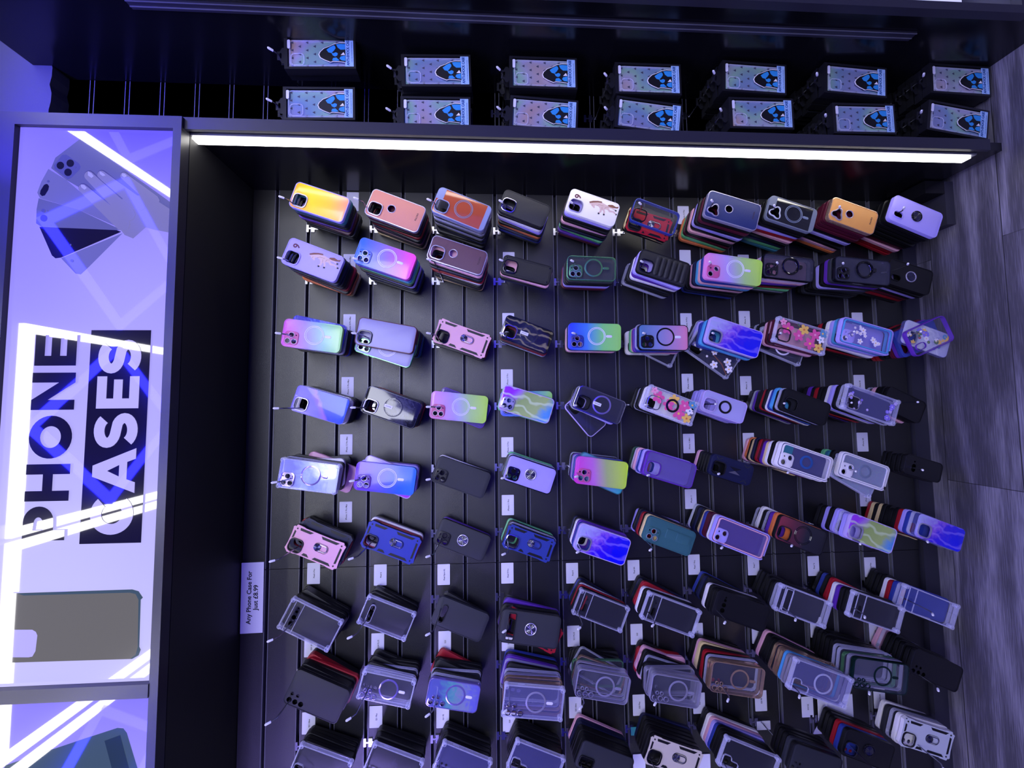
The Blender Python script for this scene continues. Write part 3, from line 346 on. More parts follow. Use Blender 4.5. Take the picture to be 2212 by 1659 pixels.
# left partition, just outside the picture, with its own strip like the right one
b = MB(); b.box(-1.713, -1.69, -.27, .018, 0, 2.62, 'panel'); setp(b.obj('partition_panel', smooth=False), 'black upright partition board closing the left end of the bay', 'partition')
t = empty('led_light_strip', (-1.684, -.241, .1), 'white light strip on the left partition outside the picture', 'light strip')
b = MB(); b.box(-.005, .001, -.017, .017, -.01, 2.15, 'alu'); b.obj('housing', t, False)
b = MB(); b.slab([(.001, 0), (.001, 2.138), (.007, 2.138), (.007, 0)], [], -.011, .011, emitm('led_diffuser_b', (1, .97, .93, 1), LED_S)); b.obj('diffuser', t, False)
# far partition with unlit channel; glazed showcase beyond it
b = MB(); b.box(.981, .985, -.385, .02, 0, 2.762, 'panel'); setp(b.obj('partition_panel', smooth=False), 'glossy black partition board reflecting the boxed cases', 'partition')
b = MB(); b.box(-.004, .001, -.011, .011, 0, 2.0, 'fascia'); b.box(-.0055, -.004, -.011, -.009, 0, 2.0, 'alu'); b.box(-.0055, -.004, .002, .004, 0, 2.0, 'alu')
o = b.obj('unlit_light_channel', smooth=False); o.location = (.980, -.322, .335); setp(o, 'thin unlit light channel running along the glossy black partition', 'light channel')
t = empty('glass_showcase', (1.4, -.2, 0), 'brightly lit glass showcase at the top right edge of the photo', 'showcase'); ot = t.location
b = MB(); b.box(.964-1.4, .985-1.4, -.205, -.185, .118, 2.7, 'fascia'); b.box(.985-1.4, 1.8-1.4, -.205, -.185, .118, .142, 'fascia'); b.obj('frame', t, False)
b = MB(); b.box(1.0-1.4, 1.8-1.4, -.09, -.07, .142, 2.6, pm('lit_white_back', '#d8d8f0', .5, em=(.75, .76, 1., 1), es=.62)); b.obj('back_panel', t, False)
b = MB(); b.box(1.0-1.4, 1.8-1.4, -.18, .2, 0, .118, 'fascia'); b.obj('base', t, False)
b = MB(); b.box(.996-1.4, 1.8-1.4, -.186, -.182, .142, 2.6, 'clear'); b.obj('glass_pane', t, False)
for k, (z0, z1) in enumerate(((.55, .66), (.68, .80), (.82, .93), (.96, 1.05))):
    b = MB(); rn = random.Random(k); nx, nz = 5, 7
    vs = [(1.0+.004+.12*i/nx, -.30+rn.uniform(-.012, .012), z0+(z1-z0)*j/nz) for j in range(nz+1) for i in range(nx+1)]
    b.add(vs, [(j*(nx+1)+i, j*(nx+1)+i+1, (j+1)*(nx+1)+i+1, (j+1)*(nx+1)+i) for j in range(nz) for i in range(nx)], pm('crinkled_silver_film', '#50505c', .18, metal=.8))
    o = b.obj('plastic_packet', smooth=True); md = o.modifiers.new('s', 'SOLIDIFY'); md.thickness = .004
    setp(o, 'crinkled grey plastic packet inside the lit showcase', 'packet', 'packets in the lit showcase')
# ceiling lights: white rectangular tube frames and blue diamond tubes (seen mirrored in the sign)
def ring_light(name, pts, wd, mat, label, group):
    b = MB(); n = len(pts); c = Vector((sum(p[0] for p in pts)/n, sum(p[1] for p in pts)/n, 0))
    t = empty(name, (c.x, c.y, 3.03), label, 'ceiling light', group)
    for i in range(n):
        p, q = Vector((*pts[i], 0))-c, Vector((*pts[(i+1) % n], 0))-c; d = (q-p).normalized(); s_ = Vector((-d.y, d.x, 0))*wd/2; p = p-d*wd/2; q = q+d*wd/2
        b2 = [p+s_, q+s_, q-s_, p-s_]
        b.add([(v.x, v.y, z) for z in (-.02, .0) for v in b2], [(0, 1, 2, 3), (7, 6, 5, 4), (0, 4, 5, 1), (1, 5, 6, 2), (2, 6, 7, 3), (3, 7, 4, 0)], mat)
    b.obj('light_tube', t, False)
    h = MB(); h.box(-.03, .03, -.03, .03, .0, .02, 'alu'); h.obj('ceiling_mount', t, False).location = (pts[0][0]-c.x, pts[0][1]-c.y, 0)
WT = emitm('white_tube_light', (1, .99, 1, 1), WHITE_S); BT = emitm('blue_tube_light', (.012, .012, 1, 1), BLUE_S)
for x0, x1, nm in ((-.394, .277, 'over the middle of the bay'), (-1.103, -.438, 'over the left of the bay'), (-1.83, -1.165, 'over the far left end'), (1.048, 1.72, 'over the showcase')):
    ring_light('ceiling_light', [(x0, -.667), (x1, -.667), (x1, -1.95), (x0, -1.95)], .028, WT, 'white rectangular tube ceiling light ' + nm, 'white ceiling lights')
for cx, nm in ((.664, 'above the right end of the sign'), (-.052, 'above the word on the sign'), (1.385, 'over the showcase'), (-1.49, 'over the far left end')):
    ring_light('neon_light', [(cx, -.70), (cx+.31, -.985), (cx, -1.27), (cx-.31, -.985)], .026, BT, 'blue diamond shaped neon ceiling light ' + nm, 'blue neon ceiling lights')

# ------------------------------------------------------------------ lit sign
def bgmat():  # lavender backlit print; blue ambient haze on the right painted into its emission
    m = bpy.data.materials.new('lavender_print_with_blue_haze'); nt, N, L, b = nodes(m)
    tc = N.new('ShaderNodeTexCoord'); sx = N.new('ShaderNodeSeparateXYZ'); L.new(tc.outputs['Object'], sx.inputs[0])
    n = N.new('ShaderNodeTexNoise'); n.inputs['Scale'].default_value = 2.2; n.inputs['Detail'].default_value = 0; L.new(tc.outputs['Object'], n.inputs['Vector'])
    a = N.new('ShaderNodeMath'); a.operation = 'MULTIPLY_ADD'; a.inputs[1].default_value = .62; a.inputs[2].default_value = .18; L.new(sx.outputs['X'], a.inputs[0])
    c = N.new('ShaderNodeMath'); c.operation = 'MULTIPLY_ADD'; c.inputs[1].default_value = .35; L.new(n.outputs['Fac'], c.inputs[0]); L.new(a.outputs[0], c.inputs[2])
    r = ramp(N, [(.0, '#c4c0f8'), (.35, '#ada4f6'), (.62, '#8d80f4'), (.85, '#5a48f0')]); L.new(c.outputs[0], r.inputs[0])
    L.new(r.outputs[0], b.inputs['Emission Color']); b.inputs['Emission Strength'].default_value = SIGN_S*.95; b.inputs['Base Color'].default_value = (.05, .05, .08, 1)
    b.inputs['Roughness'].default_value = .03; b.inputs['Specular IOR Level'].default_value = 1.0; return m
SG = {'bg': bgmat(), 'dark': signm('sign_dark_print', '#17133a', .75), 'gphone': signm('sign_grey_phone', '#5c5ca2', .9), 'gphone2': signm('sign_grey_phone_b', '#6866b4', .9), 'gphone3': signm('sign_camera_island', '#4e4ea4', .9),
 'hand': signm('sign_hand', '#7a76b4', .9), 'nail': signm('sign_nail', '#9c98ec', .9), 'casebrown': signm('sign_case_brown', '#6a6868', .9), 'caseteal': signm('sign_case_teal', '#415468', .9), 'casedark': signm('sign_case_dark', '#28384c', .9),
 'lilac': signm('sign_lilac', '#b4acf8', .95), 'lens': signm('sign_lens', '#16143c', .8), 'crease': signm('sign_crease', '#464288', .9)}
YS = -.2758
def light_box(x0, x1, label):
    t = empty('light_box_sign', ((x0+x1)/2, YS, 2.25), label, 'sign'); c = t.location
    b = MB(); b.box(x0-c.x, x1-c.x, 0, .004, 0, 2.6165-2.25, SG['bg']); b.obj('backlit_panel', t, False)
    return t
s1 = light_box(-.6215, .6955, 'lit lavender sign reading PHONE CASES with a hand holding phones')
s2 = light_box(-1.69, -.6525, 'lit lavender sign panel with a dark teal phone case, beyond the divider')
def clip(pl, x0, x1, z0, z1):
    def cl(P, ax, v, keep):
        o = []
        for i in range(len(P)):
            a, c = P[i-1], P[i]; ia, ic = keep(a[ax]), keep(c[ax])
            if ia != ic: k = (v-a[ax])/(c[ax]-a[ax]); o.append((a[0]+(c[0]-a[0])*k, a[1]+(c[1]-a[1])*k))
            if ic: o.append(c)
        return o
    for ax, v, kp in ((0, x0, lambda q: q >= x0), (0, x1, lambda q: q <= x1), (1, z0, lambda q: q >= z0), (1, z1, lambda q: q <= z1)): pl = cl(pl, ax, v, kp)
    return pl
def art(pts, mat, parent, name, lift):
    x0, x1 = (-.621, .695) if parent is s1 else (-1.69, -.653)
    pts = clip(pts, x0, x1, 2.251, 2.6155)
    if len(pts) < 3: return
    c = parent.location; b = MB(); b.slab([(x-c.x, z-c.z) for x, z in pts], [], -lift, -lift+.0003, SG[mat]); return b.obj(name, parent, False)
order = [('phone_e', 'printed_phone'), ('phone_d', 'printed_phone'), ('phone_c', 'printed_phone'), ('phone_b', 'printed_phone'), ('phone_a', 'printed_phone'), ('island', 'printed_camera'), ('pill', 'printed_camera')] + [('lens%d' % i, 'printed_lens') for i in range(4)] + [('dot%d' % i, 'printed_lens') for i in range(7)] + [('palm', 'printed_palm')] + [(p_ + str(i), 'printed_finger') for i in range(4) for p_ in ('fsh', 'fin')] + [('nail%d' % i, 'printed_nail') for i in (1, 2, 3, 4)] + [('case_print', 'printed_case'), ('case_edge', 'printed_case_edge'), ('case_hole', 'printed_case_opening'), ('cases_panel', 'printed_text_panel')]
for i, (k, nm) in enumerate(order): art(ART[k][1], ART[k][0], s1, nm, .0004+.00009*i if k != 'cases_panel' else .0030)
for k, nm in (('case2', 'printed_case'), ('case2in', 'printed_case_shade')): art(ART[k][1], ART[k][0], s2, nm, .0008 if k == 'case2' else .0012)
def stroke(pts, wd, closed=False):
    n = len(pts); L_, R_ = [], []
    for i, p in enumerate(pts):
        a = Vector(pts[(i-1) % n]) if (closed or i) else None; c = Vector(pts[(i+1) % n]) if (closed or i < n-1) else None; p = Vector(p)
        d = ((p-a).normalized() if a is not None else Vector((0, 0))) + ((c-p).normalized() if c is not None else Vector((0, 0))); d.normalize(); nn = Vector((-d.y, d.x))
        L_.append(tuple(p+nn*wd/2)); R_.append(tuple(p-nn*wd/2))
    return L_, R_
def arc(cx, cz, rx, rz, a0, a1, n=18): return [(cx+rx*math.cos(math.radians(a0+(a1-a0)*i/n)), cz+rz*math.sin(math.radians(a0+(a1-a0)*i/n))) for i in range(n+1)]
def letter(ch, x0, x1, z0, z1, mat, parent, lift):
    b = MB(); c = parent.location; w_, h = x1-x0, z1-z0; t_ = .0235; X = lambda u: x0+u*w_-c.x; Z = lambda v: z0+v*h-c.z
    y0, y1 = -lift, -lift+.0003
    def poly(P, holes=()): b.slab([(X(u), Z(v)) for u, v in P], [[(X(u), Z(v)) for u, v in q] for q in holes], y0, y1, SG[mat])
    def box(a0, a1, v0, v1): poly([(a0, v0), (a1, v0), (a1, v1), (a0, v1)])
    tx, tz = t_/w_, t_/h*.93
    if ch == 'E': poly([(0, 0), (1, 0), (1, tz), (tx, tz), (tx, .5-tz*.45), (.9, .5-tz*.45), (.9, .5+tz*.45), (tx, .5+tz*.45), (tx, 1-tz), (1, 1-tz), (1, 1), (0, 1)])
    elif ch == 'H': poly([(0, 0), (tx, 0), (tx, .5-tz*.5), (1-tx, .5-tz*.5), (1-tx, 0), (1, 0), (1, 1), (1-tx, 1), (1-tx, .5+tz*.5), (tx, .5+tz*.5), (tx, 1), (0, 1)])
    elif ch == 'N': poly([(0, 0), (tx, 0), (tx, .62), (1-tx, 0), (1, 0), (1, 1), (1-tx, 1), (1-tx, .38), (tx, 1), (0, 1)])
    elif ch == 'A': poly([(0, 0), (tx*1.05, 0), (tx*1.05+.07, .2), (.93-tx*1.05, .2), (1-tx*1.05, 0), (1, 0), (.5+tx*.55, 1), (.5-tx*.55, 1)], [[(.5, .66), (.37, .38), (.63, .38)]])
    elif ch == 'O':
        b.slab(arc(X(.5), Z(.5), w_/2, h/2, 0, 348, 30), [arc(X(.5), Z(.5), w_/2-t_*1.05, h/2-t_*1.05, 0, 348, 30)], y0, y1, SG[mat])
    elif ch == 'P':
        out = [(X(0), Z(0)), (X(tx), Z(0)), (X(tx), Z(.28))] + arc(X(.55), Z(.64), w_*.45, h*.36, -90, 90, 16) + [(X(0), Z(1))]
        hole = [(X(tx), Z(.28+tz))] + arc(X(.52), Z(.64), w_*.45-t_*.95, h*.36-t_, -90, 90, 12) + [(X(tx), Z(1-tz))]
        b.slab(out, [hole], y0, y1, SG[mat])
    elif ch == 'C':
        o_ = arc(X(.52), Z(.5), w_*.52, h*.5, 42, 318, 30); i_ = arc(X(.52), Z(.5), w_*.52-t_*1.05, h*.5-t_*1.05, 318, 42, 26)
        b.slab(o_+i_, [], y0, y1, SG[mat])
    elif ch == 'S':
        r1x, r1z = w_/2-t_/2, (h/2-t_/2)/2
        cl = arc(X(.5), Z(.75)-t_*.22, r1x, r1z+t_*.02, 28, 250, 16) + arc(X(.5), Z(.25)+t_*.22, r1x, r1z+t_*.02, 70, -152, 16)
        cl = [p for i, p in enumerate(cl) if i not in (17,)]
        a_, c_ = stroke(cl, t_); b.slab(a_+c_[::-1], [], y0, y1, SG[mat])
    b.obj('printed_letter', parent, False)
for i, (ch, x0, x1, z0, z1) in enumerate(LETTERS): letter(ch, x0, x1, z0, z1, 'dark' if i < 5 else 'lilac', s1, .0036 if i < 5 else .0038)

# ------------------------------------------------------------------ hooks
ROWX = [.578, .408, .202, .001, -.193, -.394, -.593, -.795, -1.005]
ROWN = ['top row', 'second row', 'third row', 'fourth row', 'middle row', 'sixth row', 'seventh row', 'eighth row', 'bottom row']
COLN = ['leftmost hook', 'second hook from left', 'third hook from left', 'fourth hook from left', 'fifth hook from left', 'fifth hook from right', 'fourth hook from right', 'third hook from right', 'second hook from right', 'rightmost hook']
def hook_meshes(dep):
    a = MB(); a.box(-.012, .012, -.0025, -.0008, -.0012, .006, 'steel'); a.box(-.012, .012, -.0032, -.0008, -.020, -.0092, 'steel'); a.box(-.0022, .0022, -.0026, .008, -.0092, -.0012, 'steel'); a.box(-.004, .004, -.0034, -.0010, -.034, -.0185, 'steel')
    b = MB(); b.tube([(0, -.0025, -.030), (0, -.012, -.0315), (0, -dep*.5, -.031), (0, -dep+.012, -.0275), (0, -dep, -.019)], .0019, 'steel')
    c = MB(); c.tube([(0, -dep+.0003, -.0195), (0, -dep-.0075, -.0115), (0, -dep-.009, -.0095)], [.0028, .0030, .0015], pm('white_hook_cap', '#f4f2ff', .3))
    return a.mesh('bracket', False), b.mesh('arm'), c.mesh('tip')
HK = {d: hook_meshes(d) for d in (.184, .205, .19, .16)}
def hook(x, y, z, dep, label, group):
    t = empty('display_hook', (x, y, z), label, 'hook', group)
    for me, nm in zip(HK[dep], ('bracket', 'arm', 'tip')):
        o = bpy.data.objects.new(nm, me); COL.objects.link(o); o.parent = t
        if nm == 'tip': o['label'] = 'white end cap'
    return t

# ------------------------------------------------------------------ phone cases
def part(t, name, b, label=None, smooth=True):
    o = b.obj(name, t, smooth)
    if label: o['label'] = label
    return o
def armour(W, L):
    def f(i=0.):
        w, l, c = W/2-i, L/2-i, .010
        q = [(w-.001, l-c), (w-c, l), (w-c-.004, l-.001), (.012, l-.0025)]
        q += [(-x, z) for x, z in q[::-1]]; top = q
        side = [(-w+.001, l-c), (-w+.002, l-.03), (-w+.0035, l-.034), (-w+.0035, -l+.034), (-w+.002, -l+.03)]
        pts = [(w-.002, l-.03)] + top[:] + side[1:] + [(x, -z) for x, z in top[::-1]] + [(w-.002, -l+.03), (w-.0035, -l+.034), (w-.0035, l-.034)]
        return pts
    return f
def lab16(a, b_, c_):
    s_ = a + ', ' + b_ + ', ' + c_
    return s_ if len(s_.split()) <= 16 else (a + ', ' + c_ if len((a + ' ' + c_).split()) <= 16 else ' '.join(a.split()[:16-len(c_.split())]) + ', ' + c_)
def cam_holes(cam, W, L):
    """(panel holes, rim shapes) for each camera layout"""
    cx, cz = -W/2+.0255, L/2-.0265
    if cam in ('hole', 'rhole'): return [rr(.034, .036, .010, cx, cz, 5)]
    if cam in ('lens3', 'lens2'): return [rr(.031, .032, .008, cx-.001, cz+.001, 4)]
    if cam == 'heart': return [heart(cx, cz)]
    if cam == 'diag2': return [rr(.017, .030, .008, cx-.001, cz, 5)]
    if cam == 'barpill': return [rr(.050, .0135, .0067, -W*.04, L/2-.027, 5)]
    if cam == 'wide': return [rr(W*.80, .020, .003, 0, L/2-.030, 3)]
    if cam == 'pill2': return [rr(.024, .0125, .0062, -W*.12, L/2-.030, 5), circ(W*.20, L/2-.030, .0028, 10)]
    if cam == 'bar3': return [circ(-W*.22, L/2-.029, .0068, 16), circ(-.001, L/2-.029, .0062, 16), circ(W*.17, L/2-.029, .0042, 12), circ(W*.28, L/2-.029, .0025, 10)]
    if cam in ('line3', 'line3c'): return [circ(-W/2+.0125, L/2-.0135-.0165*i, .0058, 16) for i in range(3)] + [circ(-W/2+.0265, L/2-.019-.013*i, .0036, 12) for i in range(2)]
    if cam == 'five': return [circ(-W/2+.0135, L/2-.015-.0170*i, .0070, 18) for i in range(3)] + [circ(-W/2+.031, L/2-.0165-.016*i, .0048, 14) for i in range(2)]
    if cam == 'island': return [rr(.026, .040, .006, cx-.002, cz-.004, 4)]
    if cam == 'ell': return [ell(W, L)]
    return []
def heart(cx, cz):
    def f(i=0.):
        o = []
        for k in range(28):
            a = 2*PI*k/28; r = .0145+.0038*math.cos(3*a+.9) - i; o.append((cx+r*math.cos(a), cz+r*math.sin(a)))
        return o
    return f
def ell(W, L):
    x, z = -W/2+.006, L/2-.008
    return lambda i=0.: [(x+i, z-i), (x+i, z-.044+i), (x+.004, z-.048+i), (x+.013, z-.048+i), (x+.017-i, z-.044), (x+.018-i, z-.026), (x+.025, z-.024+i), (x+.029-i, z-.020), (x+.029-i, z-.004), (x+.026, z-i)][::-1]
def lens_plate(t, cam, W, L, mat, y=-.0022):
    cx, cz = -W/2+.0255, L/2-.0265
    hs = [circ(cx-.0088, cz+.0088, .0066, 16), circ(cx-.0088, cz-.0088, .0066, 16), circ(cx+.0092, cz, .0066, 16), circ(cx+.009, cz+.013, .0024, 10), circ(cx+.009, cz-.013, .002, 8)] if cam == 'lens3' else \
         [circ(cx-.0085, cz+.0085, .0070, 16), circ(cx+.0085, cz-.0085, .0070, 16), circ(cx+.009, cz+.009, .0026, 10)]
    b = MB(); b.slab(rr(.0385, .0395, .0105, cx, cz, 5), hs, y, .0, mat, .0006); rings = []
    for h in hs[:3 if cam == 'lens3' else 2]:
        p = h(0); x0 = sum(q[0] for q in p)/len(p); z0 = sum(q[1] for q in p)/len(p); b2 = MB(); b2.torus(x0, y, z0, .0073, .0008, 'silver' if mat not in ('black', 'glossblack') else 'gunmetal', 20, 6); rings.append(b2)
    o = part(t, 'camera_plate', b)
    for b2 in rings: part(o, 'lens_ring', b2)
MAT['disc'] = pm('brushed_disc_metal', '#6a6a78', .28, metal=1.)
def flower(b, cx, cz, r, y, mat, cm, n=5, rot=0.):
    for k in range(n):
        a = rot+2*PI*k/n; px, pz = cx+math.cos(a)*r*.55, cz+math.sin(a)*r*.55
        b.slab([(px+math.cos(a)*r*.45*math.cos(u)-math.sin(a)*r*.33*math.sin(u), pz+math.sin(a)*r*.45*math.cos(u)+math.cos(a)*r*.33*math.sin(u)) for u in [2*PI*i/10 for i in range(10)]], [], y-.00001*k, y+.0002, mat)
    b.slab(circ(cx, cz, r*.2, 8), [], y-.00012, y+.0002, cm)
HORSE = [(.05, .98), (.10, .90), (.02, .84), (-.06, .74), (-.10, .68), (-.02, .66), (.08, .70), (.14, .62), (.10, .50), (.02, .44), (-.14, .40), (-.30, .46), (-.34, .40), (-.18, .32), (-.02, .32), (-.10, .24), (-.28, .22), (-.30, .16), (-.10, .16), (.06, .22), (.10, .10), (-.02, -.02), (.04, -.18), (-.06, -.34), (.02, -.36), (.14, -.20), (.12, -.04), (.22, .06), (.26, -.08), (.18, -.26), (.26, -.28), (.34, -.08), (.36, .14), (.42, .36), (.36, .60), (.24, .80), (.14, .92)]
MANE = [(.14, .94), (.24, .80), (.36, .60), (.42, .40), (.50, .44), (.46, .62), (.36, .82), (.22, .98)]
TAIL = [(.36, .14), (.44, .10), (.52, -.06), (.46, -.24), (.54, -.36), (.40, -.34), (.34, -.16), (.32, .0)]
def rest(t, W, L, ex, y):
    """features on the back of the case"""
    for e in ex:
        e, _, a = e.partition(':')
        if e == 'mag':
            b = MB(); b.slab(circ(.002, -.006, .0275, 40), [circ(.002, -.006, .0228, 36)], y-.0006, y+.0002, a, .0002); part(t, 'magnet_ring', b)
        elif e == 'magthin':
            b = MB(); b.torus(.002, y-.0002, -.006, .0262, .0011, a, 40, 6, .5); b.torus(.002, y-.0002, -.006, .0225, .0008, a, 40, 6, .5); part(t, 'magnet_ring', b)
        elif e == 'pill':
            b = MB(); b.slab(rr(.0075, .0185, .0037, .002, -.006-.0375, 5), [], y-.0005, y+.0002, a, .0002); part(t, 'magnet_bar', b)
        elif e == 'smallring':
            b = MB(); b.slab(circ(.0, -.004, .0195, 36), [circ(.0, -.004, .0135, 32)], y-.0014, y+.0002, a, .0004); part(t, 'magnet_ring', b)
        elif e == 'disc':
            b = MB(); b.torus(.001, y-.0012, -.002, .0155, .0017, a or 'silver', 36, 8); k_ = part(t, 'kickstand_ring', b)
            b = MB(); b.disc(.001, -.002, .0128, y-.0026, 'disc'); part(k_, 'kickstand_disc', b, None, False)
        elif e == 'bigring':
            b = MB(); b.torus(.004, y-.003, -.004, .0245, .0026, 'glossblack', 44, 8); b.torus(.004, y-.001, -.004, .0210, .0012, 'gunmetal', 40, 6)
            b.slab(rr(.012, .012, .004, .004, -.034, 4), [], y-.005, y, 'glossblack', .001); part(t, 'stand_ring', b)
        elif e == 'logohole':
            b = MB(); b.torus(.001, y, .012, .0115, .0012, a or 'silver', 30, 8); part(t, 'round_cutout_trim', b)
        elif e == 'logotext': text_obj('PULOKA', .0062, 'leatherink', t, (.0045, y-.0003, -L/2+.018), bold=.00012)
        elif e == 'endbands':
            pts_t = rr(W-.003, L-.003, .010, 0, 0)(0)
            for sgn, zc in ((1, L/2-.022), (-1, L/2-.014)):
                q = clip(pts_t, -1, 1, zc, 1) if sgn > 0 else clip(pts_t, -1, 1, -1, -zc)
                if sgn > 0:
                    cx, cz = -W/2+.0255, L/2-.0265
                    hp = [(x, z) for x, z in rr(.034, .036, .010, cx, cz, 5)(0)]
                    q = clip(pts_t, cx+.018, 1, zc, 1)
                b = MB(); b.slab(q, [], y-.0004, y+.0002, a); part(t, 'end_band', b)
        elif e == 'horse':
            s_ = .050; f = lambda P: [(.004+x*s_*.9, -.026+(z-.35)*s_*1.3) for x, z in P]
            b = MB(); b.slab(f(HORSE), [], y-.0002, y+.0003, 'horsebody'); b.slab(f(MANE), [], y-.0003, y+.0003, 'brown'); b.slab(f(TAIL), [], y-.0003, y+.0003, 'brown')
            for hx, hz in ((-.33, .43), (-.29, .19), (-.02, -.35), (.22, -.27)): b.slab(f([(hx-.05, hz-.05), (hx+.05, hz-.05), (hx+.05, hz+.03), (hx-.05, hz+.03)]), [], y-.0003, y+.0003, 'ink')
            l_, r_2 = stroke([(.004+x*s_*.9, -.026+(z-.35)*s_*1.3) for x, z in HORSE], .0006, True); b.slab(l_, [r_2] if False else [], y+.00005, y+.0003, 'brown') if False else None
            for P in ([(.12, .62), (.24, .50), (.26, .30)], [(.10, .22), (.22, .20), (.30, .06)], [(.02, .80), (.12, .78)], [(-.02, .32), (.16, .36)]):
                l_, r_2 = stroke([(.004+x*s_*.9, -.026+(z-.35)*s_*1.3) for x, z in P], .0006); b.slab(l_+r_2[::-1], [], y-.0003, y+.0002, 'brown')
            part(t, 'horse_print', b, 'printed rearing horse', False)
        elif e == 'nine':
            text_obj('9', .026, 'cocoa', t, (W/2-.019, y-.0003, L/2-.026), bold=.0007)
        elif e == 'tag':
            b = MB(); b.box(-.0045, .0045, y-.0012, y-.0004, -.004, .020, 'paper'); o = part(t, 'paper_tag', b); text_obj('MAGSAFE', .004, 'ink', o, (0, y-.0014, .008), name='tag_text', rot=PI/2)
        elif e == 'rivets':
            for sx in (-1, 1):
                for sz in (-1, 1):
                    if sx < 0 and sz > 0: continue
                    b = MB(); b.slab(circ(sx*(W/2-.008), sz*(L/2-.009), .0022, 12), [], y-.0008, y, 'glossblack', .0003); part(t, 'corner_rivet', b)
            b = MB(); b.slab(rr(W-.012, L-.012, .008), [rr(W-.0135, L-.0135, .0075)], y-.0003, y+.0002, 'black'); part(t, 'inner_border', b)
        elif e == 'puffer':
            b = MB(); n = 6; z1 = L/2-.048; z0 = -L/2+.006; hh = (z1-z0)/n
            for k in range(n):
                cz = z1-hh*(k+.5)
                rings = [(hh*.46, 0), (hh*.40, .0028), (hh*.26, .0045), (hh*.10, .0052)]; pts = []; fs = []
                for ri, (ins, up) in enumerate(rings):
                    for (x, z) in rr(W-.012-(hh*.92-2*ins), 2*ins, ins*.98, 0, cz, 4)(0): pts.append((x, y-up, z))
                n_ = len(pts)//len(rings)
                for ri in range(len(rings)-1): fs += [(ri*n_+i, ri*n_+(i+1) % n_, (ri+1)*n_+(i+1) % n_, (ri+1)*n_+i) for i in range(n_)]
                fs += [tuple((len(rings)-1)*n_+i for i in range(n_)), tuple(range(n_))[::-1]]
                b.add(pts, fs, a or 'black')
            part(t, 'padded_ridges', b)
        elif e == 'flowers':
            b = MB(); R = random.Random(len(a)*7+int(W*1e4)); yy = y-.0003
            if a == 'pink':
                for fx, fz, r, mt, cm in ((.010, .045, .015, 'fpink', 'fyellow'), (-.002, .008, .014, 'fpink', 'frose'), (.020, -.004, .013, 'fyellow', 'orange'), (-.016, -.030, .015, 'fpink', 'fyellow'), (.014, -.040, .014, 'fpink', 'frose'), (-.022, -.058, .012, 'fyellow', 'orange'), (.024, -.062, .012, 'fblue', 'fyellow'), (.026, .062, .009, 'frose', 'fpink'), (.004, -.060, .010, 'fwhite', 'fblue')): flower(b, fx*W/.078, fz*L/.16, r*1.25, yy, mt, cm, 5, R.random()*6)
                for k in range(8):
                    x, z = R.uniform(-W*.4, W*.4), R.uniform(-L*.42, L*.1); b.slab([(x, z), (x+.006, z+.002), (x+.009, z+.007), (x+.002, z+.004)], [], yy+.0001, yy+.0003, 'fgreen')
            elif a == 'pale':
                for k in range(16): flower(b, R.uniform(-W*.34, W*.34), R.uniform(-L*.40, L*.40), R.choice((.004, .006, .009)), yy-.00001*k, 'fwhite', 'fyellow', 5, R.random()*6)
            elif a == 'violet':
                for k in range(14): flower(b, R.uniform(-W*.38, W*.38), R.uniform(-L*.43, L*.43) , R.choice((.004, .006, .009)), yy-.00001*k, R.choice(('fviolet', 'lilac')), R.choice(('gold', 'fwhite')), 7, R.random()*6)
            elif a == 'blossom':
                for k in range(12): flower(b, R.uniform(-W*.38, W*.38), R.uniform(-L*.43, L*.40), R.choice((.004, .010, .013)), yy-.00001*k, 'fwhite', 'fyellow', 5, R.random()*6)
                l_, r_2 = stroke([(-.03, -.07), (-.01, -.04), (.0, .0), (.025, .04)], .003); b.slab(l_+r_2[::-1], [], yy+.0001, yy+.0003, 'brown')
            elif a == 'meadow':
                for k in range(22): flower(b, R.uniform(-W*.4, W*.4), R.uniform(-L*.44, L*.44), R.choice((.005, .008, .011)), yy-.00001*k, R.choice(('fred', 'fviolet', 'fblue', 'fwhite', 'fyellow', 'fgreen')), 'fyellow', R.choice((5, 9)), R.random()*6)
            part(t, 'flower_print', b, 'printed flowers', False)
        elif e == 'innerframe':
            b = MB(); b.slab(rr(W-.010, L-.012, .009), [rr(W-.016, L-.020, .007)], y-.0018, y+.0004, a, .0006); part(t, 'inner_frame', b)
            b = MB(); b.box(-W/2+.006, -W/2+.015, y-.0024, y, -L/2+.0015, -L/2+.0045, 'black'); part(t, 'port_cover', b)
        elif e == 'strap':
            b = MB(); b.slab(rr(.028, .078, .004, .005, -.026), [], y-.0016, y, 'tealgreen', .0006); b.slab(rr(.024, .040, .003, .005, -.040), [], y-.0028, y-.0015, 'tealgreen', .0006); part(t, 'hand_strap', b)
        elif e == 'armor':
            b = MB()
            b.slab([(-.018, .020), (.018, .020), (.018, -.050), (-.018, -.050)], [[(-.015, .017), (-.015, -.047), (.015, -.047), (.015, .017)]], y-.0012, y, 'navy')
            b.slab([(-.009, .008), (.0, -.010), (-.009, -.028)][::-1], [], y-.0018, y, 'steel'); b.slab([(.009, .008), (.0, -.010), (.009, -.028)], [], y-.0018, y, 'gunmetal')
            for sx in (-1, 1):
                for sz in (-1, 1): l_, r_2 = stroke([(sx*W*.42, sz*L*.40), (sx*W*.30, sz*L*.34), (sx*W*.42, sz*L*.26)], .002); b.slab(l_+r_2[::-1], [], y-.001, y, 'slate')
            part(t, 'sliding_stand', b)
        elif e == 'bluepatch':
            b = MB(); b.slab(rr(W*.38, .028, .006, W*.22, L/2-.024), [], y-.0004, y+.0002, 'teal', 0); part(t, 'blue_film_patch', b)
        elif e == 'armourset':
            dk = 'black'; x0 = W/2
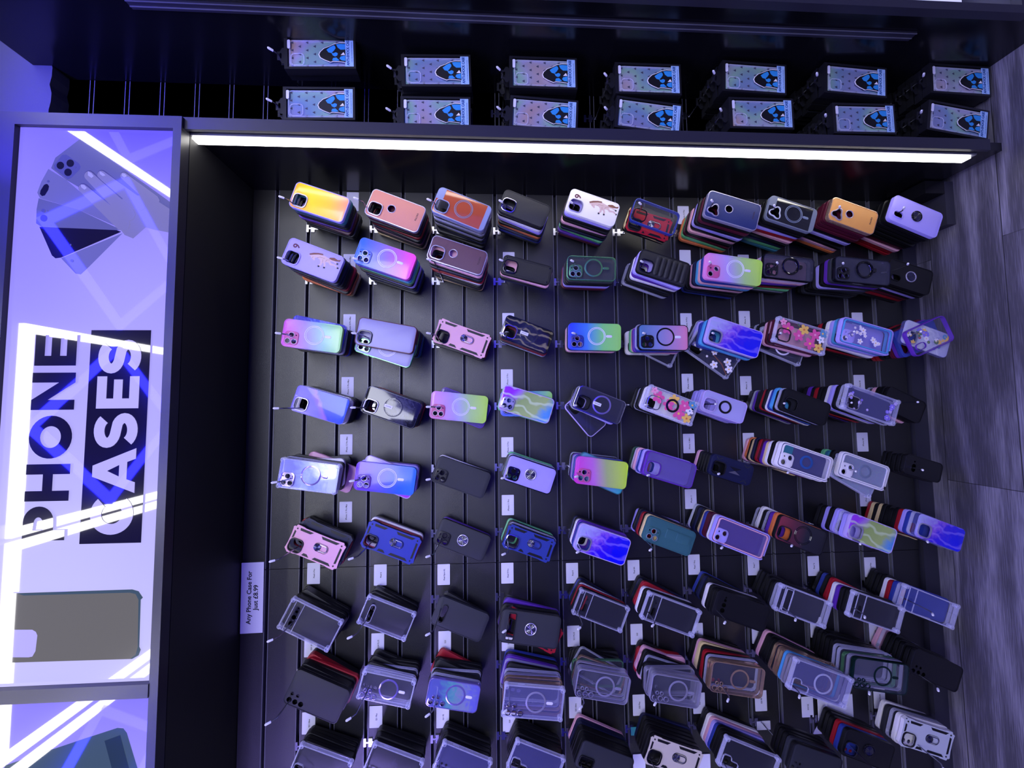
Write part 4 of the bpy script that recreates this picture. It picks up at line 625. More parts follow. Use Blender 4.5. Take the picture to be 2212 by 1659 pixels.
            for P in ([(x0-.007, L/2-.020), (x0-.014, L/2-.022), (x0-.014, L/2-.052), (x0-.007, L/2-.060)], [(-x0+.007, L/2-.052), (-x0+.014, L/2-.056), (-x0+.014, .014), (-x0+.007, .006)],
                      [(x0-.007, -.004), (x0-.014, -.010), (x0-.014, -L/2+.028), (x0-.007, -L/2+.020)], [(-x0+.007, -.004), (-x0+.014, -.010), (-x0+.014, -L/2+.028), (-x0+.007, -L/2+.020)],
                      [(-x0+.018, -L/2+.014), (x0-.018, -L/2+.014), (x0-.020, -L/2+.008), (-x0+.020, -L/2+.008)], [(.0, L/2-.007), (x0-.018, L/2-.007), (x0-.020, L/2-.012), (.004, L/2-.012)]):
                b = MB(); b.slab(P, [], y-.0004, y+.0002, dk); part(t, 'vent', b, None, False)
            for sx in (-1, 1):
                for sz in (-1, 1):
                    if sx < 0 and sz > 0: continue
                    for q_ in (circ(sx*(x0-.0115), sz*(L/2-.0125), .0023, 12), circ(sx*(x0-.0052), sz*(L/2-.0058), .0016, 10)):
                        b = MB(); b.slab(q_, [], y-.0007, y+.0002, dk); part(t, 'corner_screw', b)
            b = MB(); b.slab(rr(.025, .043, .012, .003, -.016), [rr(.0232, .0412, .0112, .003, -.016)], y-.0008, y, a or 'gunmetal', .0003); b.slab(rr(.019, .032, .009, .003, -.019), [rr(.0145, .0275, .007, .003, -.019)], y-.0022, y-.0006, 'steel', .0004); k_ = part(t, 'kickstand_ring', b)
            b = MB(); b.disc(.003, -.005, .0100, y-.0034, 'disc'); part(k_, 'kickstand_disc', b, None, False)
def make_case(pose, spec, label, group=None):
    X, Z, tilt, L, W, dep = pose; cam, pan, frm, cmat, ex = spec
    t = empty('phone_case', (X, -dep, Z), label, 'phone case', group, math.radians(tilt))
    rug = 'armourset' in ''.join(ex); outer = armour(W, L) if rug else rr(W, L, .0125)
    hs = cam_holes(cam, W, L); extra = []
    if any(e.startswith('logohole') for e in ex): extra = [circ(.001, .012, .0110, 24)]
    clearp = pan in ('clear', 'smoke', 'purpleclear', 'clearblue')
    b = MB(); b.slab(outer if rug else rr(W-.0022, L-.0022, .0115), hs+extra, -.0003, .0009, pan, 0 if rug else .0003); part(t, 'back_panel', b)
    # frame: the bumper that wraps the phone
    b = MB(); wl = .0034 if frm == 'clearrim' or 'innerframe' in ''.join(ex) else .0022
    if rug: b.slab(outer, [rr(W-.012, L-.012, .008)], .0010, .0100, frm)
    else: b.slab(rr(W, L, .0130), [rr(W-2*wl, L-2*wl, .0130-wl)], -.0010, .0100, frm, .0007, 0)
    part(t, 'frame', b)
    if frm == 'clearrim':
        for sx in (-1, 1):
            for sz in (-1, 1):
                b = MB(); b.slab(rr(.0135, .0135, .0062, sx*(W/2-.0052), sz*(L/2-.0052), 4), [rr(.0075, .0075, .0034, sx*(W/2-.0064), sz*(L/2-.0064), 3)], -.0018, .0104, 'clearrim', .0010); part(t, 'corner_bumper', b, 'air-cushion corner')
        if cam in ('wide', 'pill2', 'bar3'):
            for zr in (.0415, .0165): b = MB(); b.box(-W/2+.003, W/2-.003, -.0012, .0008, L/2-zr, L/2-zr+.0014, 'clearrim'); part(t, 'camera_ridge', b)
    if cam in ('hole', 'diag2', 'heart', 'barpill', 'island', 'rhole', 'ell', 'wide') and cmat:
        b = MB(); h = hs[0]; g = .0016 if cam in ('barpill', 'diag2', 'ell', 'wide') else .0028
        b.slab(lambda i, h=h, g=g: h(-g+i), [h], -.0030, .0006, cmat, .0008, 0); part(t, 'camera_rim', b)
    if cam in ('line3', 'five') and cmat:
        for i, h in enumerate(hs): b = MB(); b.slab(lambda i_, h=h: h(-.0013+i_), [h], -.0022, .0006, cmat, .0005); part(t, 'lens_ring', b)
    if cam in ('lens3', 'lens2'): lens_plate(t, cam, W, L, cmat)
    rest(t, W, L, ex, -.0003)
    if not rug:
        for xs, z0, z1 in ((-1, .022, .036), (-1, .040, .054), (1, .028, .046)):
            b = MB(); b.box(*sorted((xs*(W/2+.0006), xs*(W/2-.0002))), .003, .0065, z0, z1, frm); part(t, 'side_button', b)
    return t
RUG = ['armourset']
SP = [
# top row
[('yellow-orange case with chrome camera rim', 'hole', 'yel', 'lavender', 'silver', [], 'tnkumkk'),
 ('salmon leather-look case with round cutout', 'hole', 'salmon', 'silver', 'silver', ['logohole', 'logotext'], 'mkrknmky'),
 ('grey-framed case with rust orange pane', 'hole', 'rust', 'greyblue', 'greyblue', ['endbands:greyblue', 'magthin:ringgrey'], 'ccgcknkk'),
 ('plain charcoal case with shiny camera opening', 'hole', 'charcoal', 'charcoal', 'chrome', [], 'kwlkonbk'),
 ('white case printed with a rearing horse', 'hole', 'white', 'white', 'silver', ['horse', 'nine'], 'lkkPkneum'),
 ('clear blue-framed case over a red one', 'hole', 'clear', 'blue', 'gunmetal', [], '1kyk'),
 ('navy leather-look case with silver trim', 'heart', 'navyleather', 'silver', 'silver', ['logohole', 'logotext'], 'kmklkPkmeo'),
 ('black glass-look case with grey ends', 'heart', 'blackpane', 'grey', 'lightgrey', ['endbands:grey', 'magthin:ringgrey', 'pill:ringgrey'], 'kklrpknet'),
 ('tan orange leather-look case', 'heart', 'tan', 'gold', 'silver', ['logohole:silver', 'logotext'], 'mmmklkkPok'),
 ('lavender case with black ring disc', 'diag2', 'lavender', 'lavender', 'lavender', ['disc:glossblack'], 'kkkkkmprr')],
[('lavender case printed with a rearing horse', 'hole', 'lavender', 'lavender', 'lavender', ['horse', 'nine'], 'knkkmrkoy'),
 ('blue to pink glitter magnetic case', 'lens3', 'bluepink', 'bluepink', 'bluepink', ['magthin:ringwhite', 'pill:ringwhite'], 'useklknbk'),
 ('dark plum leather-look case', 'hole', 'plum', 'silver', 'silver', ['logohole', 'logotext'], 'pknkrwkkgy'),
 ('woven charcoal case with corner rivets', 'hole', 'weave', 'black', 'glossblack', ['rivets'], 'Pkn'),
 ('clear green-rimmed magnetic case', 'lens3', 'clear', 'greenrim', 'greenrim', ['mag:greenrim', 'pill:greenrim'], 'gkglrm'),
 ('black padded case with six puffy ridges', 'hole', 'charcoal', 'black', 'gunmetal', ['puffer:charcoal'], 'luwkgkcc'),
 ('pink to lime glitter case', 'lens2', 'pinklime', 'pinklime', 'hotpink', ['magthin:ringwhite', 'pill:ringwhite'], 'bpsnPkknb'),
 ('clear dark-rimmed case with black stand ring', 'lens3', 'smoke', 'gunmetal', 'glossblack', ['bigring'], 'cpukreck'),
 ('smoky clear case with large black ring', 'lens3', 'smoke', 'gunmetal', 'glossblack', ['bigring'], 'guklgkkgk'),
 ('plain black case with metal ring disc', 'diag2', 'black', 'black', 'black', ['disc'], 'klkmrk')],
[('pink to green glitter case', 'lens3', 'pinkgreen', 'pinkgreen', 'hotpink', ['magthin:ringwhite', 'pill:ringwhite'], '1ckmbk'),
 ('frosted lilac case with maroon frame', 'hole', 'frost', 'maroon', 'glossblack', [], '2mekkbt'),
 ('rose pink rugged case with ring stand', 'rhole', 'pink', 'black', 'glossblack', RUG, 'krk'),
 ('black and gold marble case', 'hole', 'marblegold', 'gunmetal', 'chrome', ['mag:smoke', 'tag'], 'mrkck'),
 ('blue to lime glitter case', 'lens3', 'bluelime', 'bluelime', 'royal', ['magthin:ringwhite', 'pill:ringwhite'], 'kcPk'),
 ('sky to pink frosted case with black ring', 'lens3', 'skypink', 'gunmetal', 'glossblack', ['mag:glossblack', 'pill:ringwhite'], 'cbupe5w'),
 ('purple and blue marbled case', 'hole', 'swirlP', 'lilac', 'silver', [], 'bsb4lck'),
 ('clear case with pink hibiscus print', 'rhole', 'clear', 'clearrim', 'glossblack', ['flowers:pink'], 'MMp4kckk'),
 ('lavender and aqua waterproof case', 'lens2', 'clearblue', 'lavender', 'lavender', ['innerframe:sky', 'flowers:pale'], 'Slwkrkk'),
 ('purple-framed clear case tilted the other way', 'diag2', 'clear', 'purple', 'purple', [], '1bumkkrrk')],
[('blue and lilac sunset print case', 'hole', 'sunset', 'clearblue', 'silver', [], 'cwkkk'),
 ('black smoke marble case with white tag', 'hole', 'marbleb', 'gunmetal', 'silver', ['mag:smoke', 'tag'], 'kkkrk'),
 ('lilac to lime glitter case', 'lens3', 'pinklime', 'pinklime', 'hotpink', ['magthin:ringwhite', 'pill:ringwhite'], '1g'),
 ('green marbled case with violet corner', 'lens3', 'swirlG', 'lilac', 'silver', [], '1es'),
 ('dark clear case with lilac magnet ring', 'rhole', 'smoke', 'chrome', 'glossblack', ['mag:lilacchrome', 'tag'], 'ckl4kk'),
 ('clear flower case with black ring', 'rhole', 'clear', 'clearrim', 'chrome', ['flowers:pink', 'smallring:glossblack'], 'cwkkckk'),
 ('milky lilac case with black ring', 'rhole', 'lilacclear', 'lilac', 'lilac', ['smallring:glossblack'], 'llllkkk'),
 ('plain matte black case hanging askew', 'rhole', 'black', 'black', 'glossblack', [], 'cksbwkrkkuckk'),
 ('clear case with violet flower print', 'rhole', 'clearblue', 'clearrim', 'chrome', ['flowers:violet'], 'cklwkkrkuk'),
 ('plain black case with thin rim', 'diag2', 'black', 'black', 'black', [], 'kkPc')],
[('pearl marbled clear case with lilac ring', 'lens3', 'pearl', 'clearrim', 'lilacchrome', ['mag:lilacchrome', 'pill:lilacchrome'], 'ckwk4k'),
 ('purple to blue glitter case', 'lens3', 'purpleblue', 'purpleblue', 'purple', ['magthin:ringwhite', 'pill:ringwhite'], '1lukk'),
 ('plain dark slate case with closed camera plate', 'lens3', 'slate', 'slate', 'black', [], 'kwg'),
 ('lavender case with chrome ring disc', 'lens3', 'lavender', 'gunmetal', 'glossblack', ['disc'], 'ctkec'),
 ('magenta to lime glitter case', 'lens3', 'magentalime', 'magentalime', 'hotpink', [], '1bcukc'),
 ('violet translucent case with purple frame', 'rhole', 'purpleclear', 'purplerimclear', 'purple', [], 'UlblpwEk'),
 ('navy armoured case with sliding stand', 'rhole', 'navy', 'navy', 'glossblack', ['armor'], 'kkkkP'),
 ('white waterproof case with blue ring sticker', 'lens2', 'clearblue', 'white', 'white', ['innerframe:white', 'smallring:bluechrome', 'bluepatch'], 'WkkwyumrknykoP'),
 ('white waterproof case with grey glitter back', 'lens2', 'greyglit', 'white', 'white', ['innerframe:white', 'smallring:ringgrey'], '2ktekk'),
 ('small plain black case near the floor', 'pill2', 'black', 'black', 'black', [], 'kkkk')],
[('rose pink rugged case, swung low', 'rhole', 'pink', 'black', 'black', RUG, '1nrrk'),
 ('royal blue rugged case with ring stand', 'rhole', 'royal', 'navy', 'navy', RUG, 'rwk'),
 ('dark grey case with metal ring disc', 'lens3', 'slate', 'charcoal', 'black', ['disc'], 'u'),
 ('blue rugged case with chrome camera rim', 'rhole', 'blue', 'navy', 'chrome', RUG, 'cke'),
 ('lilac to deep blue marbled case', 'hole', 'swirlP', 'lilac', 'silver', [], 'buwkn'),
 ('teal case with leather-look hand strap', 'lens3', 'tealgreen', 'tealgreen', 'tealgreen', ['strap'], 'ykrnkl'),
 ('lavender waterproof clear-backed case', 'lens2', 'purpleclear', 'lavender', 'lavender', ['innerframe:pink'], 'WMmbyknkG'),
 ('maroon to black fading case', 'rhole', 'maroonblack', 'black', 'glossblack', ['magthin:glossblack'], 'ouckwc'),
 ('green marbled case with purple corner, low row', 'hole', 'swirlG', 'lilac', 'silver', [], 'lclklkk'),
 ('deep blue marbled case nearest the floor', 'hole', 'swirlP', 'clearblue', 'silver', [], 'cblrkkkkykyr')],
[('clear bumper case over black ones', 'bar3', 'clear', 'clearrim', None, [], 'kkkkkk'),
 ('clear bumper case with tall lens slot', 'barpill', 'clear', 'clearrim', 'clearrim', [], 'kkkk'),
 ('plain slate grey case with lens slot', 'barpill', 'slate', 'slate', 'charcoal', [], 'k'),
 ('dark case with ring disc over a red one', 'wide', 'slate', 'charcoal', 'charcoal', ['disc'], '1kuk'),
 ('clear bumper case over red and lavender ones', 'pill2', 'clear', 'clearrim', None, [], 'kkrkwknbk'),
 ('clear bumper case with crinkled camera film', 'pill2', 'clear', 'clearrim', None, [], 'kkwrknk'),
 ('matte black case with camera bar', 'bar3', 'black', 'black', None, [], 'kkwknkb'),
 ('clear bumper case with wide camera window', 'wide', 'clear', 'clearrim', 'clearrim', [], 'ckkkkk'),
 ('clear bumper case over purple-edged ones', 'pill2', 'clear', 'clearrim', None, [], 'kkuwrkbk'),
 ('clear bumper case nearest the floor', 'bar3', 'clear', 'clearrim', None, [], 'cbrwkkkk')],
[('large flat black case with five lens holes', 'five', 'charcoal', 'black', None, [], 'kkkk4rrkk'.replace('4', '6')),
 ('clear case with lilac magnet ring', 'line3', 'clear', 'clearrim', 'lilacchrome', ['mag:lilacchrome', 'pill:ringwhite'], 'cckckkkk'),
 ('teal iridescent clear case', 'line3', 'iri', 'lilacchrome', 'lilacchrome', ['mag:lilacchrome', 'pill:ringwhite'], 'ckckkkr'),
 ('squarish clear case with silver ring', 'five', 'clearblue', 'clearrim', 'chrome', ['mag:silver', 'pill:ringwhite'], 'YYCckcukb'),
 ('clear case with silver ring over black', 'line3', 'clear', 'silver', 'silver', ['mag:silver', 'pill:silver'], 'CCYEckkk'),
 ('clear case with chrome ring over pink', 'line3', 'clear', 'silver', 'silver', ['mag:silver', 'pill:silver'], 'CCCCkckkpprk'),
 ('clear case with gold ring and rim', 'line3', 'clear', 'gold', 'gold', ['mag:gold', 'pill:gold'], 'YckrkyPkk'),
 ('clear bumper case over gold-rimmed ones', 'ell', 'clearblue', 'clearrim', 'clearrim', ['mag:clearrim'], 'CCSYYYkkkkPk'),
 ('clear case with dark green ring', 'line3', 'clear', 'darkgreen', 'darkgreen', ['mag:darkgreen', 'pill:darkgreen'], 'CEcckkkkk'),
 ('plain black case beside the floor', 'line3c', 'black', 'black', None, [], 'kkkkkcP')],
[('clear bumper case at the left corner', 'ell', 'clear', 'clearrim', 'clearrim', [], 'kkkkk'),
 ('clear bumper case cut by the photo edge', 'line3', 'clear', 'clearrim', None, [], 'kkkkk'),
 ('clear bumper case on dark grey ones', 'line3', 'clearblue', 'clearrim', None, [], 'kkkkk'),
 ('clear bumper case with blue sheen', 'ell', 'clearblue', 'clearrim', 'clearrim', [], 'kkkkkk'),
 ('matte black case with square lens block', 'island', 'slate', 'black', 'black', [], 'kkkknnP'),
 ('beige rugged case with ring stand', 'rhole', 'beige', 'black', 'glossblack', RUG, 'kkkkn'),
 ('clear bumper case over striped pastel ones', 'ell', 'clear', 'clearrim', 'clearrim', [], 'kkkblpwkk'),
 ('plain dark case low beside hooks', 'line3c', 'slate', 'black', None, [], 'gkkk'),
 ('black rugged case with black ring disc', 'rhole', 'black', 'black', 'glossblack', ['disc:glossblack'], 'brkkk'),
 ('pale grey rugged case with ring stand', 'rhole', 'lightgrey', 'white', 'glossblack', RUG, 'wcgw')]]
EXS = {(0, 5, 1): ('red rugged case seen through the blue-framed one', 'rhole', 'red', 'black', 'black', RUG), (2, 1, 2): ('pale green clear case sticking out below', 'lens3', 'frost', 'greenrim', 'greenrim', ['magthin:ringwhite']),
 (2, 6, 4): ('clear case with white blossom print, swung down', 'hole', 'smoke', 'clearrim', None, ['flowers:blossom']), (2, 0, 1): ('blue painted-print case peeping out above', 'hole', 'bluefloral', 'clearblue', 'silver', []),
 (2, 9, 1): ('white case with meadow flower print', 'rhole', 'floralw', 'clearblue', 'silver', ['flowers:meadow']), (4, 1, 1): ('white to violet case sticking out askew', 'hole', 'whitepurple', 'lilac', 'silver', []),
 (3, 4, 4): ('lilac-framed dark case swung steeply down', 'rhole', 'smoke', 'lilac', None, []), (6, 3, 1): ('red rugged case sticking out behind', 'rhole', 'red', 'black', 'black', RUG),
 (5, 0, 1): ('navy rugged case peeping out above', 'rhole', 'navy', 'black', 'black', RUG), (7, 0, 6): ('bright red case among black ones', 'rhole', 'red', 'red', None, []), (4, 0, 4): ('rose pink case peeping out above', 'rhole', 'pink', 'pink', None, []),
 (4, 8, 2): ('grey glitter case swung down', 'rhole', 'greyglit', 'clearrim', None, []), (3, 2, 1): ('purple translucent case swung down', 'rhole', 'purpleclear', 'purple', None, []), (3, 3, 1): ('blue to lime case lying level behind', 'lens3', 'limegrad', 'limegrad', 'blue', []),
 (4, 4, 1): ('teal fading case sticking out below', 'rhole', 'tealgrad', 'teal', None, []), (2, 5, 5): ('clear silver-edged case swung down', 'rhole', 'clear', 'clearrim', None, []), (2, 7, 4): ('dark clear case with white ring swung down', 'rhole', 'smoke', 'clearrim', None, ['mag:ringwhite'])}

# plain cases deeper in each stack
def plain_mesh(kind):
    b = MB(); L, W = .16, .078
    h = {'sq': [rr(.034, .036, .010, -W/2+.0255, L/2-.0265, 3)], 'bar': [rr(.050, .0135, .0067, -W*.04, L/2-.027, 3)], 'line': [circ(-W/2+.0125, L/2-.0135-.0165*i, .0058, 10) for i in range(3)]}[kind]
    b.slab(rr(W, L, .0125, n=3), h, -.0004, .0010, 'charcoal', .0006); b.slab(rr(W, L, .0125, n=3), [rr(W-.005, L-.005, .010, n=3)], .0010, .0092, 'black')
    return b.mesh('phone_case_' + kind)
PLAIN = {k: plain_mesh(k) for k in ('sq', 'bar', 'line')}
ORD = ['front', 'second', 'third', 'fourth', 'fifth', 'sixth', 'seventh', 'eighth', 'ninth', 'tenth', 'eleventh', 'twelfth', 'thirteenth', 'fourteenth', 'fifteenth']
queue = []; nfull = 0
VPX, VPZ = .07, 1.4
for r in range(9):
    for c in range(10):
        d = SP[r][c]; name, spec, lay = d[0], d[1:6], d[6]; pose = FRONT[r][c]; X, Z, tilt, L, W, dep = pose
        place = ROWN[r] + ', ' + COLN[c]
        make_case(pose, spec, lab16(name, 'in front', place), 'phone cases hanging in front'); nfull += 1
        n = len(lay); pitch = min((dep-.022)/n, .0150) if n else 0
        k_ = max(0.6, pitch/.0105) if pitch < .0105 else 1.
        R = random.Random(r*31+c)
        hookd = .205 if dep > .17 else (.184 if r not in (8,) else .184)
        hook(ROWX[r], 0, GZ0-.1*(2*c+1), hookd, 'steel display hook in the ' + place.replace(', ', ', the ', 1), 'hooks holding the phone cases')
        kind = 'sq' if r < 6 else ('bar' if r == 6 else 'line')
        for i, ch in enumerate(lay):
            dd = dep-pitch*(i+1)
            if ch.isdigit():
                e = EXPOSE[(r, c)][int(ch)]; es = EXS[(r, c, int(ch))]
                s_ = (1.2402-dd)/(1.2402-e[5]); ex_ = (e[0]*s_, 1.465+(e[1]-1.465)*s_, e[2], e[3]*s_, e[4]*s_, dd)
                make_case(ex_, es[1:], lab16(es[0], ORD[i+1] + ' in stack', place)); nfull += 1; continue
            jx, jz, jt = R.gauss(0, .0012), R.gauss(0, .0012), R.gauss(0, 1.3)
            if (r, c) in ((3, 4), (2, 6), (4, 0), (7, 1), (7, 2), (7, 4), (7, 5)) and i > 1: jt += R.choice((-1, 1, 1))*R.uniform(3, 12)
            if r in (6, 7) and i >= n//2: jt += 6; 
            expo = math.hypot(X-VPX, Z-VPZ)*(3 if ch not in 'kn' else 1)/(i+1.5)
            queue.append((expo, r, c, i, ch, X+jx, dd, Z+jz, tilt+jt, L*R.uniform(.985, 1.01), W*R.uniform(.985, 1.01), k_, kind, place))
queue.sort(key=lambda q: -q[0])
seen = 300-nfull
for q in queue[:seen]:
    _, r, c, i, ch, X, dd, Z, tilt, L, W, k_, kind, place = q
    o = bpy.data.objects.new('phone_case', PLAIN[kind]); COL.objects.link(o)
    o.location = (X, -dd, Z); o.rotation_euler = (0, math.radians(tilt), 0); o.scale = (W/.078, k_, L/.16)
    for k_s in (0, 1): o.material_slots[k_s].link = 'OBJECT'; o.material_slots[k_s].material = M(lmat(ch, k_s))
    setp(o, '%s phone case, %s from front of stack, %s' % (LAYER[ch][0], ORD[i+1], place), 'phone case', 'phone cases deeper in the stacks')
b = MB()
for q in queue[seen:]:
    _, r, c, i, ch, X, dd, Z, tilt, L, W, k_, kind, place = q
    me = PLAIN[kind]; ca, sa = math.cos(math.radians(tilt)), math.sin(math.radians(tilt)); vs = []
    for v in me.vertices:
        x, y, z = v.co.x*W/.078, v.co.y*k_, v.co.z*L/.16; vs.append((X+x*ca+z*sa, -dd+y, Z-x*sa+z*ca))
    base = len(b.v); b.v += [tuple(v) for v in vs]
    for p in me.polygons: b.f.append(tuple(base+i for i in p.vertices)); b.m.append(b.mi(lmat(ch, p.material_index)))
me = bpy.data.meshes.new('phone_cases'); me.from_pydata(b.v, [], b.f)
for k in b.mats: me.materials.append(M(k))
me.polygons.foreach_set('material_index', b.m); me.shade_smooth(); me.set_sharp_from_angle(angle=math.radians(38))
o = bpy.data.objects.new('phone_cases', me); COL.objects.link(o)
setp(o, 'remaining phone cases deep in the stacks, mostly hidden behind others', 'phone cases', None, 'stuff')

# ------------------------------------------------------------------ price labels and signs
def near(x, z):
    r = min(range(9), key=lambda i: abs(ROWX[i]-x+ .0)); c = min(range(10), key=lambda i: abs(GZ0-.1*(2*i+1)-z)); return r, c
used = {}
cardm = MB(); cardm.slab(rr(.063, .0385, .0015, n=2), [], -.0008, 0, 'paper'); CARD = cardm.mesh('price_label', False)
for x, z, txt in PRICE:
    above = min([i for i in range(9)], key=lambda i: abs(ROWX[i]-x)); dx = x-ROWX[above]; colk = min(range(10), key=lambda i: abs(GZ0-.1*(2*i+1)-z))
    t = empty('price_label', (x, -.0009, z), None, 'price label', 'model labels on the slat wall')
    what = ('reading ' + txt) if (txt and not any(k in txt.lower() for k in ('iphone', 'pixel'))) else 'with small black lettering'
    side = 'above' if dx > 0 else 'below'
    lab = 'white label %s, just %s the %s, %s' % (what if not used.get(0) else what, side, ROWN[above], COLN[colk])
    if lab in used: lab = lab.replace('white label', 'partly hidden white label')
    used[lab] = 1; t['label'] = lab
    o = bpy.data.objects.new('card', CARD); COL.objects.link(o); o.parent = t
    if txt: text_obj(txt, .0062, 'ink', o, (0, -.0009-.0001, -.002), bold=.0001)
t = empty('price_sign', (-.568, -.004, 2.193), 'white card sign reading Any Phone Case For Just £8.99', 'sign')
b = MB(); b.slab([(-.1035, -.033), (.1035, -.0315), (.1025, .034), (-.1045, .0325)], [], -.002, .001, 'paper'); b.obj('card', t, False)
text_obj('Any Phone Case For\nJust £8.99', .0185, 'ink', t, (0, -.0022, -.001), bold=.0004)
b = MB(); b.box(-.012, .012, -.003, -.001, -.012, .012, pm('teal_sticker', '#2f8a9a', .5)); o = b.obj('hang_tag', smooth=False); o.location = (-1.012, -.001, 1.03); setp(o, 'small teal sticker beside a hook bracket in the bottom row', 'tag')
b = MB(); b.box(-.013, .013, -.002, 0, -.022, .022, 'paper'); o = b.obj('hang_tag', smooth=False); o.location = (-1.016, -.0015, .615); setp(o, 'small white paper tag behind a bare hook near the bottom', 'tag')
# moulded white plastic tray caught behind the clear cases
t = empty('plastic_tray', (-.985, -.006, .382), 'white moulded plastic tray behind clear cases near the photo bottom', 'tray')
b = MB(); b.slab([(-.06, .075), (-.03, .055), (.055, .055), (.055, -.06), (-.035, -.06), (-.06, -.045)][::-1], [rr(.006, .004, .001, -.02, .0)], -.004, -.001, 'paper')
b.obj('tray_body', t, False)
b = MB()
for x, z, w_, h in ((.03, -.03, .012, .022), (-.005, -.03, .01, .01), (.03, .02, .014, .02)): b.slab(rr(w_, h, .002, x, z), [], -.009, -.0035, 'paper', .001)
b.obj('moulded_bumps', t)

# ------------------------------------------------------------------ boxed shockproof cases
def holo():
    m = bpy.data.materials.new('holographic_card'); nt, N, L, b = nodes(m)
    tc = N.new('ShaderNodeTexCoord'); oi = N.new('ShaderNodeObjectInfo'); n = N.new('ShaderNodeTexNoise'); n.noise_dimensions = '4D'; n.inputs['Scale'].default_value = 7; n.inputs['Detail'].default_value = 1
    mu = N.new('ShaderNodeMath'); mu.operation = 'MULTIPLY'; mu.inputs[1].default_value = 40; L.new(oi.outputs['Random'], mu.inputs[0]); L.new(mu.outputs[0], n.inputs['W']); L.new(tc.outputs['Object'], n.inputs['Vector'])
    r = ramp(N, [(.3, '#9c98c8'), (.42, '#86a4c8'), (.5, '#a0c8b4'), (.58, '#b8b4d0'), (.68, '#ccaaa0')]); L.new(n.outputs['Fac'], r.inputs[0]); L.new(r.outputs[0], b.inputs['Base Color'])
    b.inputs['Roughness'].default_value = .25; b.inputs['Metallic'].default_value = .35; return m
MAT['holo'] = holo()
MAT['cardblack'] = pm('black_box_card', '#17171d', .4); MAT['apeblue'] = pm('blue_ape_print', '#2f8fd8', .5); MAT['labelblue'] = pm('pale_blue_label', '#9fc0ee', .5); MAT['inkblue'] = pm('blue_lettering', '#1c4a8c', .5)
MAT['tri'] = pm('grey_triangle_print', '#34364c', .5); MAT['apeblack'] = pm('black_ape_print', '#0c0c14', .5)
APE = [(1110, 1005), (1010, 1002), (920, 1028), (850, 1068), (760, 1108), (700, 1170), (680, 1220), (700, 1275), (760, 1315), (840, 1352), (862, 1362), (905, 1345), (1000, 1352), (1080, 1362), (1112, 1372)]
APEB = [[(1108, 1022), (1010, 1018), (960, 1030), (985, 1090), (1030, 1130), (1108, 1128)], [(920, 1045), (860, 1080), (800, 1130), (830, 1180), (880, 1195), (920, 1150), (950, 1100), (940, 1060)], [(950, 1180), (910, 1200), (880, 1190), (900, 1240), (940, 1262), (975, 1240), (985, 1200)],
        [(960, 1280), (905, 1290), (890, 1335), (960, 1345), (1010, 1335), (975, 1300)], [(1105, 1240), (1030, 1262), (1010, 1300), (1045, 1335), (1105, 1345)]]
def box_face(t, W, L, rowlab):
    f = lambda P: [(-(y-1180)/620*W, -(x-690)/1170*L) for x, y in P]
    b = MB(); b.slab([(-W/2, -L/2), (W/2, -L/2), (W/2, L/2), (-W/2, L/2)], [[(-W/2+.006, -L/2+.006), (-W/2+.006, L/2-.009), (W/2-.006, L/2-.009), (W/2-.006, -L/2+.006)]], -.0006, .0, 'cardblack'); b.obj('front_frame', t, False)
    b = MB(); b.box(-W/2+.006, W/2-.006, .0045, .005, -L/2+.006, L/2-.009, 'holo'); b.obj('holographic_insert', t, False)
    b = MB(); R = random.Random(2)
    for i in range(7):
        for j in range(4):
            x = -W*.36+W*.24*j+(W*.12 if i % 2 else 0); z = L*.40-L*.105*i
            if abs(x) < W*.42: b.slab([(x-.0036, z-.0035), (x+.0036, z-.0035), (x, z+.0035)], [], .0040, .0046, 'tri')
    b.obj('triangle_print', t, False)
    # the clear case inside
    b = MB(); b.slab(rr(W-.018, L-.030, .010, .0, .002), [rr(.030, .031, .008, -W/2+.028, L/2-.034)], .0016, .0026, 'clear'); b.slab(rr(W-.018, L-.030, .010, .0, .002), [rr(W-.023, L-.035, .008, .0, .002)], .0008, .0044, 'clearrim')
    b.slab(rr(.034, .035, .010, -W/2+.028, L/2-.034), [rr(.030, .031, .008, -W/2+.028, L/2-.034)], .0006, .0016, 'clearrim'); b.obj('clear_case', t)
    b = MB(); P = f(APE); cx = sum(p[0] for p in P)/len(P); cz = sum(p[1] for p in P)/len(P)
    big = [(cx+(x-cx)*1.07, cz+(z-cz)*1.07) for x, z in P]
    b.slab(big, [], -.0009, -.0002, 'fwhite'); b.slab(P, [], -.0012, -.0005, 'apeblack')
    for q in APEB: b.slab(f(q), [], -.0014, -.0008, 'apeblue')
    b.slab(f([(1030, 1235), (1078, 1178), (1105, 1232)]), [], -.0015, -.0008, 'fwhite'); b.obj('ape_print', t, False)['label'] = 'blue and black ape print'
    b = MB(); b.box(-W/2+.006, W/2-.006, -.0012, 0, -L/2+.0055, -L/2+.0275, 'labelblue'); ls = b.obj('label_strip', t, False)
    text_obj('ANTI-SHOCK CASE', .0098, 'inkblue', ls, (0, -.0014, -L/2+.0195), bold=.0004, sx=.88)
    text_obj('ULTRA THIN TRANSPARENT PROTECTION', .0030, 'inkblue', ls, (0, -.0014, -L/2+.0095), name='small_text', bold=.0)
    b = MB(); b.slab(rr(.024, .0075, .003, W*.26, L/2-.0125), [], -.0012, 0, 'paper'); b.obj('model_sticker', t, False)
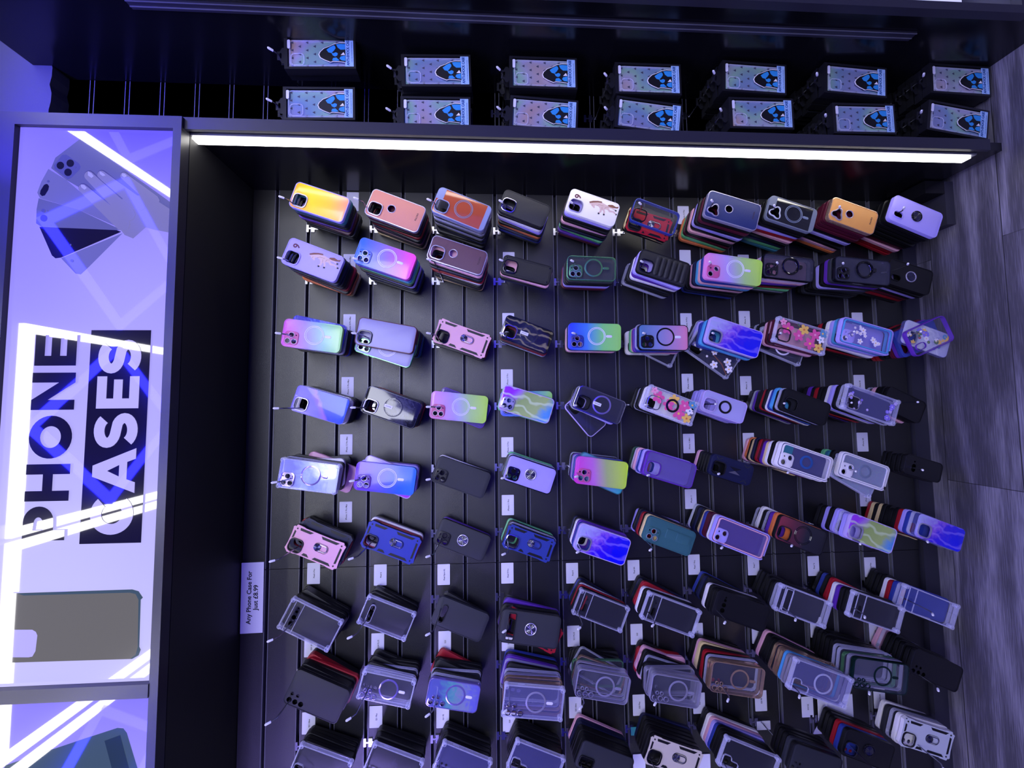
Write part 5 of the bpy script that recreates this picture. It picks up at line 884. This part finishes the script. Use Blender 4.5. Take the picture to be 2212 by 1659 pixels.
tabm = MB(); tabm.slab([(-.016, 0), (-.022, .004), (-.022, .010), (-.012, .016), (-.012, .023), (.012, .023), (.012, .016), (.022, .010), (.022, .004), (.016, 0)][::-1], [rr(.016, .006, .003, 0, .014, n=3)], .009, .0098, 'cardblack')
TAB = tabm.mesh('hang_tab', False)
TH = .0215
BODY = {}
for r, X, Z, tilt, L, W, n in BOXES:
    c = [q for q in BOXES if q[0] == r].index((r, X, Z, tilt, L, W, n)); L = .186; W = .0905
    if 'b' not in BODY:
        b = MB(); b.slab([(-W/2, -L/2), (W/2, -L/2), (W/2, L/2), (-W/2, L/2)], [], .0056, TH-.001, 'cardblack'); b.slab([(-W/2, -L/2), (W/2, -L/2), (W/2, L/2), (-W/2, L/2)], [[(-W/2+.0012, -L/2+.0012), (-W/2+.0012, L/2-.0012), (W/2-.0012, L/2-.0012), (W/2-.0012, -L/2+.0012)]], 0., .0056, 'cardblack'); BODY['b'] = b.mesh('box_body', False)
    pl = ('upper box row' if r == 0 else 'box row nearest light strip') + ', ' + ['leftmost', 'second from left', 'third from left', 'middle', 'third from right', 'second from right', 'rightmost'][c]
    hz = Z+L/2*math.cos(math.radians(tilt))+.016; hx = X+math.sin(math.radians(tilt))*L/2
    gz_ = min(g2, key=lambda g: abs(g-(hz-.002+.012)))
    for k in range(n):
        y = -.245+TH*k
        if y > -.09-TH: break
        R = random.Random(r*100+c*10+k)
        jt = R.gauss(0, 1.2) if k else 0
        t = empty('boxed_phone_case', (X+(R.gauss(0, .002) if k else 0), y, Z+(R.gauss(0, .003) if k else 0)), ('black window box with blue ape, front, ' if k == 0 else 'black box %s behind the front, ' % ['', 'first', 'second', 'third', 'fourth', 'fifth', 'sixth'][k]) + pl, 'boxed phone case', 'boxed shockproof cases on hooks', math.radians(tilt+jt))
        o = bpy.data.objects.new('box_body', BODY['b']); COL.objects.link(o); o.parent = t
        o = bpy.data.objects.new('hang_tab', TAB); COL.objects.link(o); o.parent = t; o.location = (0, 0, L/2)
        if k == 0: box_face(t, W, L, pl)
    hook(hx, -.09, hz+.029, .16, 'steel display hook carrying boxes, ' + pl, 'hooks holding the boxed cases')
